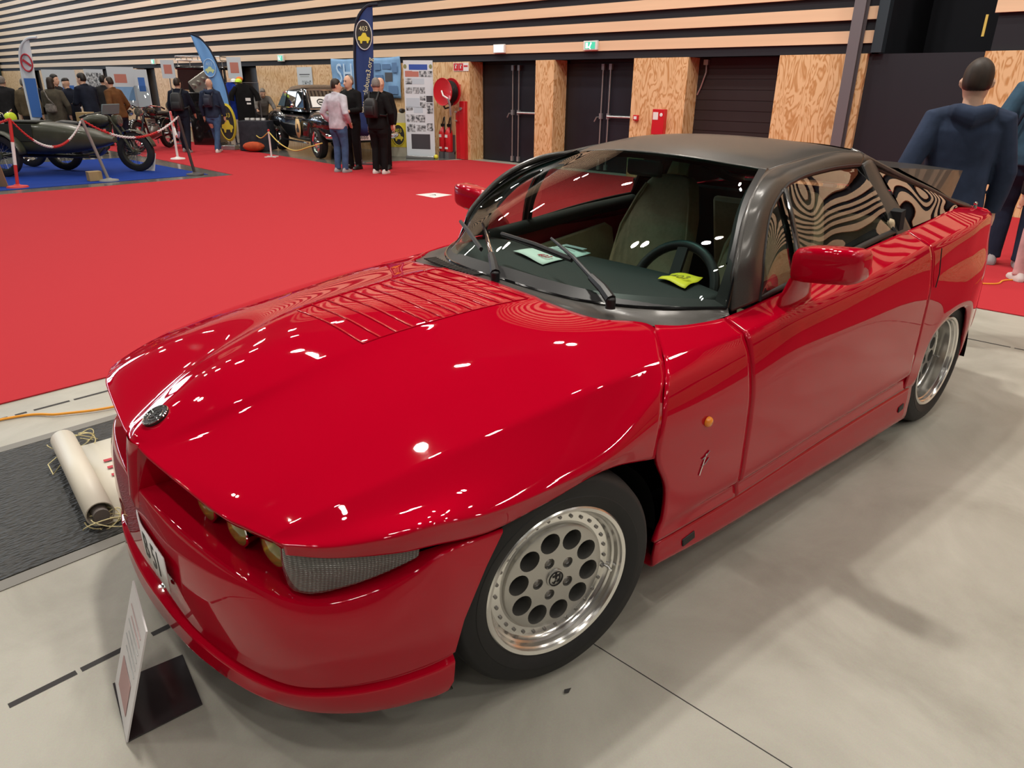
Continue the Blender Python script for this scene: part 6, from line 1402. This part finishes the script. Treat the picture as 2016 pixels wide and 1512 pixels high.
def hanging(y0,y1,z0,z1,label,items):
    Bn=empty('cloth_banner',(-9.92,(y0+y1)/2,0),0,label,'banner'); w=y1-y0; mb=MB(); V=[]
    for j in range(13):
        for i in range(15):
            a,b=i/14,j/12; V.append((.03+.020*math.sin(a*9+b*3)+.012*math.cos(b*7+a*4),-w/2+w*a,z0+(z1-z0)*b-(.025*math.sin(a*PI)*b)))
    mb.add(V,grid_faces(15,13),BLP); o=mb.build('cloth',BLP,Bn); o.modifiers.new('t','SOLIDIFY').thickness=.003
    for nm,m,a0,a1,b0,b1 in items:
        mb=MB(); mb.box((.058,-w/2+a0*w,z0+b0*(z1-z0)),(.062,-w/2+a1*w,z0+b1*(z1-z0)),m); mb.build(nm,m,Bn,smooth=False)
    return Bn
DBL=mat('mid_blue_print',(.10,.20,.38),.7)
h1=hanging(-15.0,-13.75,1.36,2.10,'light blue cloth banner with white lettering left of the navy flag',[])
text('SH',.62,'banner_lettering',mat('pale_blue_lettering',(.50,.68,.88),.7),h1,frame((.062,-.05,1.74),(0,1,0),(0,0,1)))
hanging(-13.65,-12.28,1.22,2.11,'light blue cloth banner with small car pictures right of the navy flag',[('photograph',DBL,.30,.50,.68,.84),('photograph',DBL,.55,.78,.70,.82),('photograph',PHOTOD,.62,.82,.40,.62),('photograph',DBL,.35,.56,.42,.56),('photograph',DBL,.82,.95,.62,.85),('photograph',DBL,.70,.95,.10,.30),('photograph',DBL,.20,.40,.12,.28)])
ps_=board((-9.93,-16.36,0),0,.72,.57,1.35,mat('grey_white_poster',(.55,.60,.64),.6),'pale grey poster on the plywood wall above the black saloon roof','wall_poster','poster')
prints(ps_,.72,1.35,.57,[('headline',PHOTOD,.15,.85,.66,.70),('headline',GREYINK,.2,.8,.58,.61),('photograph',PHOTO,.30,.90,.08,.42)])
WBRD=mat('white_display_board',(.55,.62,.68),.6)
for (x,y,yaw,w,h,z0,label,its) in ((-5.42,-21.0,45,.86,.95,.83,'white display board with a blue print behind the khaki coat',[('photograph',BLUF,.55,.9,.25,.6),('photograph',PHOTO,.1,.4,.3,.8)]),
    (-6.47,-19.6,44,.70,.96,.90,'pale blue display board with a red and white print behind the brown jacket',[('photograph',REDP,.25,.7,.60,.82),('photograph',BLP,.15,.9,.15,.5)]),
    (-6.66,-18.8,43,.34,.95,.85,'tall white poster with a blue lettered emblem left of the black truck',[('emblem',BLUF,.25,.75,.45,.8)]),
    (-6.05,-20.3,44,.5,.85,.95,'blue and grey display board behind the dark-haired crowd',[('photograph',PHOTO,.1,.9,.2,.9)])):
    b_d=board((x,y,.008 if x>-7 else .002),D(yaw),w,h,z0,WBRD,label,'display_board','board'); prints(b_d,w,z0,h,its)
    for s in (1,-1):
        mb=MB(); mb.tube([(-.02,s*w*.45,0),(-.02,s*w*.45,z0+h)],.014,6,STEEL); mb.build('board_leg',STEEL,b_d)
for (x,y,z0,w,h,label,m) in ((-7.13,-18.2,1.60,.34,.43,'white poster with a red print hanging at the upper left of the black truck',REDP),(-8.52,-17.4,1.62,.37,.51,'striped red and white poster right of the light blue flag',REDP)):
    b_d=board((x,y,.002),D(42),w,h,z0,WBRD,label,'hanging_poster','poster'); prints(b_d,w,z0,h,[('photograph',m,.2,.8,.25,.75)])
    mb=MB(); mb.tube([(-.02,0,0),(-.02,0,z0+h)],.014,6,STEEL); mb.box((-.15,-.15,0),(.12,.15,.02),STEEL); mb.build('stand_post',STEEL,b_d)
# clothes on a rack
RK=empty('clothes_rack',(-8.10,-16.40,.002),D(43),'black metal rack holding display shirts right of the light blue flag','rack')
mb=MB(); mb.tube([(0,-.45,.03),(0,-.45,1.52),(0,.45,1.52),(0,.45,.03)],.014,6,STEEL); mb.build('rack_frame',STEEL,RK)
for s in (1,-1):
    mb=MB(); mb.tube([(-.22,s*.45,.02),(.22,s*.45,.02)],.016,6,STEEL); mb.build('rack_foot',STEEL,RK)
def shirt(loc,yaw,m,label,w=.24,h=.70,z=.80):
    T_=empty('shirt',loc,yaw,label,'clothing'); mb=MB()
    loftrings(mb,[ell((0,0,zz),a,b_,18,.8) for zz,a,b_ in ((z,w,.05),(z+.2,w*.95,.06),(z+h*.75,w,.07),(z+h*.95,w*.8,.05),(z+h,.08,.04))])
    mb.build('torso_piece',m,T_)
    for s in (1,-1):
        mb=MB(); mb.tube([(0,s*w*.75,z+h*.90),(.01,s*(w+.07),z+h*.72),(.02,s*(w+.10),z+h*.55)],[.06,.07,.075],10,m); mb.build('sleeve',m,T_)
    return T_
t1=shirt((-7.90,-16.50,.002),D(30),cloth('royal_blue_cotton',(.02,.06,.42)),'royal blue display shirt hanging beside the light blue flag',.16,.86,.66)
mb=MB(); mb.box((.062,-.06,1.15),(.068,.06,1.22),mat('orange_print',(.7,.25,.05),.6)); mb.build('shirt_print',_M['orange_print'],t1)
t2=shirt((-8.05,-16.16,.002),D(60),BLKC,'black display shirt with white print hanging on the clothes rack',.22,.88,.62)
mb=MB(); mb.box((.072,.02,1.10),(.078,.14,1.17),SIGNW); mb.box((.072,.04,1.02),(.078,.14,1.06),SIGNW); mb.build('shirt_print',SIGNW,t2)
for (c,x,y,z,l) in (((.80,.20,.04),-8.10,-16.40,1.60,'orange cap on top of the clothes rack'),((.60,.85,.08),-8.04,-16.34,1.555,'lime yellow cap on the clothes rack'),((.75,.78,.8),-8.0,-16.50,1.555,'white cap on the clothes rack')):
    m=mat('cap_cloth_%d'%int(c[0]*100),c,.8); e_=empty('cap',(x,y,z),D(43),l,'cap'); mb=MB(); mb.ball((0,0,0),.085,m,14,8,sc=(1,1,.7)); mb.build('crown',m,e_); mb=MB(); mb.ball((.09,0,-.02),.06,m,12,6,sc=(1.1,1,.15)); mb.build('brim',m,e_)
# oval club sign
OS=empty('oval_sign',(-7.30,-15.72,.008),D(40),'oval yellow and black club sign standing on the edge of the red aisle','sign')
mb=MB(); mb.disc((0,0,.62),.22,(1,0,0),36,YELB,ry=.44); V=mb.v[:]; o=mb.build('sign_plate',YELB,OS); o.modifiers.new('t','SOLIDIFY').thickness=.03
# Blender turns disc axes: rebuild as an upright oval
bpy.data.objects.remove(o); mb=MB(); n=36; V=[(0,.21*math.cos(2*PI*k/n),.62+.43*math.sin(2*PI*k/n)) for k in range(n)]; mb.add(V,[tuple(range(n))],YELB); o=mb.build('sign_plate',YELB,OS,smooth=False); o.modifiers.new('t','SOLIDIFY').thickness=.03
oval_logo(OS,(.018,0,.62),.185,.39,(0,1,0),(0,0,1),INK,YELB,YELB,'403',YELB)
mb=MB(); mb.box((-.12,-.16,0),(.14,.16,.10),GALV); mb.tube([(-.03,0,.1),(-.03,0,.6)],.014,6,STEEL); mb.build('sign_foot',GALV,OS,bevel=.02)
# table with a dark cloth
TB=empty('display_table',(-7.74,-15.16,.002),D(43),'table under a dark grey cloth left of the black saloon','table')
mb=MB(); loftrings(mb,[gring(z,-.30*s,.30*s,.36*s,40,.3) for z,s in ((.02,1.06),(.3,1.03),(.66,1.0),(.68,.98))]); mb.build('table_cloth',cloth('slate_table_cloth',(.035,.038,.050)),TB)
for k in range(4):
    mb=MB(); mb.box((-.05,-.24+.13*k,.69),(.05,-.16+.13*k,.74),SIGNW); o=mb.build('small_box',SIGNW,None,bevel=.004); o.location=(-7.74,-15.16,.0); o.rotation_euler=(0,0,D(43)); tag(o,'small white box standing in the row on the dark table','box','white boxes on the dark table')
o=slabless=None
RBG=MB(); RBG.ball((0,0,.12),.16,None,14,8,sc=(1,1.6,.7)); o=RBG.build('fabric_bag',cloth('orange_red_cloth',(.55,.10,.04)),None); o.location=(-7.42,-14.80,.008); o.rotation_euler=(0,0,D(43)); tag(o,'orange red fabric bag on the floor before the dark table','bag')
# white counter with the yellow club oval
CT=empty('counter',(-9.35,-11.75,.002),D(30),'white counter with a yellow and black club emblem left of the roll-up banner','counter')
mb=MB(); mb.box((-.35,-.25,0),(0,.25,.92),mat('cream_counter',(.55,.53,.42),.6)); mb.build('counter_body',_M['cream_counter'],CT,smooth=False)
mb=MB(); mb.box((0,-.20,.20),(.004,.20,.72),YELB); mb.build('yellow_panel',YELB,CT,smooth=False); oval_logo(CT,(.008,0,.46),.15,.22,(0,1,0),(0,0,1),INK,YELB,YELB,'403',YELB)
mb=MB(); mb.ball((-.15,.05,.97),.07,BLACK,14,8,sc=(1.6,1,.7)); o=mb.build('dark_bowl',BLACK,None); o.location=(-9.35,-11.75,.002); o.rotation_euler=(0,0,D(30)); tag(o,'dark bowl on the white counter','bowl')
mb=MB(); mb.ball((0,0,.045),.05,None,12,8); o=mb.build('yellow_ball',mat('yellow_plastic',(.80,.72,.05),.5),None); o.location=(-9.55,-10.72,.002); tag(o,'small yellow ball on the floor at the foot of the roll-up banner','ball')
# ---------------- barriers
WHP=mat('white_plastic',(.72,.72,.72),.5); RDP=mat('red_plastic',(.52,.03,.03),.5)
def post(x,y,top,label,cols,z=.008,name='barrier_post'):
    B=empty(name,(x,y,z),0,label,'barrier post'); n=len(cols); T=Vector(top)-Vector((x,y,z))
    for k,c in enumerate(cols):
        mb=MB(); mb.cyl(T*(k/n),T*((k+1)/n),.024,12,c); mb.build('post_section',c,B)
    mb=MB(); mb.lathe([(0,.001),(0,.15),(.02,.14),(.035,.05),(.05,.03)],20,cols[0],axis='z'); mb.build('post_foot',cols[0],B); return B
GRP=mat('grey_post',(.22,.22,.21),.5)
pA=(-1.80,-11.36,.98); pB=(-2.75,-11.30,.95); pC=(-4.22,-11.20,.97)
post(-1.68,-11.33,pA,'red and white barrier post at the left edge before the sidecar motorcycle',[RDP,WHP,RDP])
post(-2.96,-11.27,pB,'leaning grey barrier post in front of the sidecar motorcycle',[GRP])
post(-4.35,-11.19,pC,'dark barrier post at the corner of the stand by the red aisle',[mat('dark_post',(.05,.045,.045),.5)])
pD=(-5.35,-14.2,.95); post(-5.35,-14.2,pD,'white barrier post at the far corner of the blue carpet',[WHP])
pE=(-.6,-11.4,.98); post(-.6,-11.4,pE,'red and white barrier post left of the sidecar motorcycle, outside the stand corner',[RDP,WHP,RDP])
def chain(a,b,sag,label,cols=(RDP,WHP),seg=5):
    Cn=empty('barrier_chain',a,0,label,'chain'); A=Vector((0,0,0)); Bv=Vector(b)-Vector(a); n=72
    pts=[A.lerp(Bv,i/n)-Vector((0,0,4*sag*(i/n)*(1-i/n))) for i in range(n+1)]
    for s in range(seg):
        i0,i1=n*s//seg,n*(s+1)//seg; mb=MB()
        for i in range(i0,i1):
            d=(pts[i+1]-pts[i]); m_=(pts[i]+pts[i+1])/2; d.normalize(); sd=d.cross(Vector((0,0,1))).normalized() if i%2 else Vector((0,0,1)); L=(pts[1]-pts[0]).length*.75
            mb.tube([m_+d*L*math.cos(t)+sd*.016*math.sin(t) for t in [2*PI*k/8 for k in range(8)]],.0065,5,closed=True)
        mb.build('chain_section',cols[s%2],Cn)
chain(pE,pA,.12,'red and white plastic chain at the far left edge before the stand')
chain(pA,pB,.40,'red and white plastic chain hanging before the green sidecar',seg=4)
chain(pB,pC,.30,'red and white plastic chain hanging before the front wheel of the green motorcycle',seg=4)
chain(pC,pD,.42,'red and white plastic chain along the red aisle behind the green motorcycle',(RDP,WHP),seg=5)
WP=empty('rope_post',(-7.04,-13.34,.002),0,'short white post holding a yellow rope before the black saloon','barrier post')
mb=MB(); mb.cyl((0,0,.02),(0,0,.55),.02,10,WHP); mb.build('post_section',WHP,WP); mb=MB(); mb.box((-.16,-.02,0),(.16,.02,.025),WHP); mb.box((-.02,-.16,0),(.02,.16,.025),WHP); mb.build('post_foot',WHP,WP); mb=MB(); mb.ball((0,0,.56),.028,RDP); mb.build('post_cap',RDP,WP)
YRP=mat('yellow_rope',(.62,.50,.12),.7)
cable([(-7.04,-13.34,.53),(-6.98,-12.8,.32),(-6.95,-12.2,.22),(-7.0,-11.7,.32),(-7.15,-11.45,.40)],.012,'barrier_rope',YRP,'yellow rope hanging before the front wheel of the black saloon')
cable([(-7.04,-13.34,.53),(-7.4,-14.4,.34),(-7.75,-15.4,.42)],.012,'barrier_rope',YRP,'yellow rope running from the white post past the saloon rear wheel')
mb=MB(); mb.box((-.10,-.07,0),(.10,.07,.15),_M['wooden_crate']); o=mb.build('wooden_block',_M['wooden_crate'],None,bevel=.006); o.location=(-2.80,-11.42,.009); tag(o,'wooden block beside the foot of the leaning grey post','block')
e_=empty('info_card',(-4.08,-12.35,.009),D(25),'small white information card leaning beside the front wheel of the green motorcycle','card'); mb=MB(); mb.obox((0,0,.15),(-.05,0,.15),(0,.10,0),(.003,0,.001),SIGNW); mb.build('card_sheet',SIGNW,e_,smooth=False); mb=MB(); mb.obox((.004,0,.15),(-.02,0,.06),(0,.06,0),(.002,0,.001),GREYINK); mb.build('card_print',GREYINK,e_,smooth=False)
mb=MB(); mb.obox((0,0,.16),(.03,0,.16),(0,.11,0),(.008,0,-.0015),mat('cardboard',(.30,.19,.10),.8)); o=mb.build('cardboard_sheet',_M['cardboard'],None,smooth=False); o.location=(-1.50,-11.55,.009); o.rotation_euler=(0,0,D(40)); tag(o,'brown cardboard sheet standing at the left edge on the blue carpet','board')
# ================================================================= light and camera
LAMP_W=900
k=0
for u in (-7.6,-2.6,2.6,7.6):
    for v in (-26,-20.5,-15,-9.5,-4.0,1.5,7.0,12.5):
        for d in (-.30,.30):
            if u==-2.6 and v==-4.0: u_,v_=-1.9,-2.2
            else: u_,v_=u,v
            L=bpy.data.lights.new('hall_lamp','AREA'); L.shape='DISK'; L.size=.34; L.energy=LAMP_P*(KEY if (u==-2.6 and v==-4.0) else .72); L.color=(1,.945,.86)
            o=bpy.data.objects.new('hall_lamp',L); COL.objects.link(o); o.location=(u_,v_+d,8.6)
for v in (-43,-37,-31,-25.5,-20,-15,-10,-5.5,-1,4,9):  # unseen row of area lights, added only to brighten the slatted wall
    L=bpy.data.lights.new('wall_fill_light','AREA'); L.shape='DISK'; L.size=.5; L.energy=WALL_FILL_P; L.color=(1,.92,.82)
    o=bpy.data.objects.new('wall_fill_light',L); COL.objects.link(o); o.location=(-5.2,v,8.5)
    o.rotation_euler=(Vector((-9.95,v,2.2))-Vector((-5.2,v,8.5))).to_track_quat('-Z','Y').to_euler()
for o in [x for x in bpy.data.objects if x.type=='FONT']:            # lettering becomes plain meshes
    dg=bpy.context.evaluated_depsgraph_get(); me=bpy.data.meshes.new_from_object(o.evaluated_get(dg)); me.name=o.name
    n=bpy.data.objects.new(o.name+'_',me); COL.objects.link(n); n.parent=o.parent; n.matrix_local=o.matrix_local.copy()
    nm=o.name; bpy.data.objects.remove(o); n.name=nm
w=bpy.data.worlds.new('hall_air'); S.world=w; w.use_nodes=True
w.node_tree.nodes['Background'].inputs['Color'].default_value=(.9,.92,1,1); w.node_tree.nodes['Background'].inputs['Strength'].default_value=.05
cam=bpy.data.cameras.new('camera'); co=bpy.data.objects.new('camera',cam); COL.objects.link(co)
cam.sensor_width=36; cam.sensor_fit='HORIZONTAL'; cam.lens=1398.489/2016*36; cam.clip_start=.05; cam.clip_end=200
yaw,pitch,roll=3.89154830,.396410065,.0110583603
f=Vector((math.cos(yaw)*math.cos(pitch),math.sin(yaw)*math.cos(pitch),-math.sin(pitch)))
r=f.cross(Vector((0,0,1))).normalized(); u=r.cross(f)
r2=r*math.cos(roll)+u*math.sin(roll); u2=-r*math.sin(roll)+u*math.cos(roll)
co.matrix_world=Matrix(((r2.x,u2.x,-f.x,1.28816402),(r2.y,u2.y,-f.y,1.74659821),(r2.z,u2.z,-f.z,1.49672895),(0,0,0,1)))
S.camera=co
S.view_settings.view_transform='Standard'; S.view_settings.look='None'; S.view_settings.gamma=1; S.view_settings.exposure=EXPO
S.view_settings.use_curve_mapping=False
S.cycles.use_denoising=True
S.cycles.max_bounces=8; S.cycles.transparent_max_bounces=16; S.cycles.caustics_reflective=False; S.cycles.caustics_refractive=False
S.cycles.sample_clamp_indirect=6
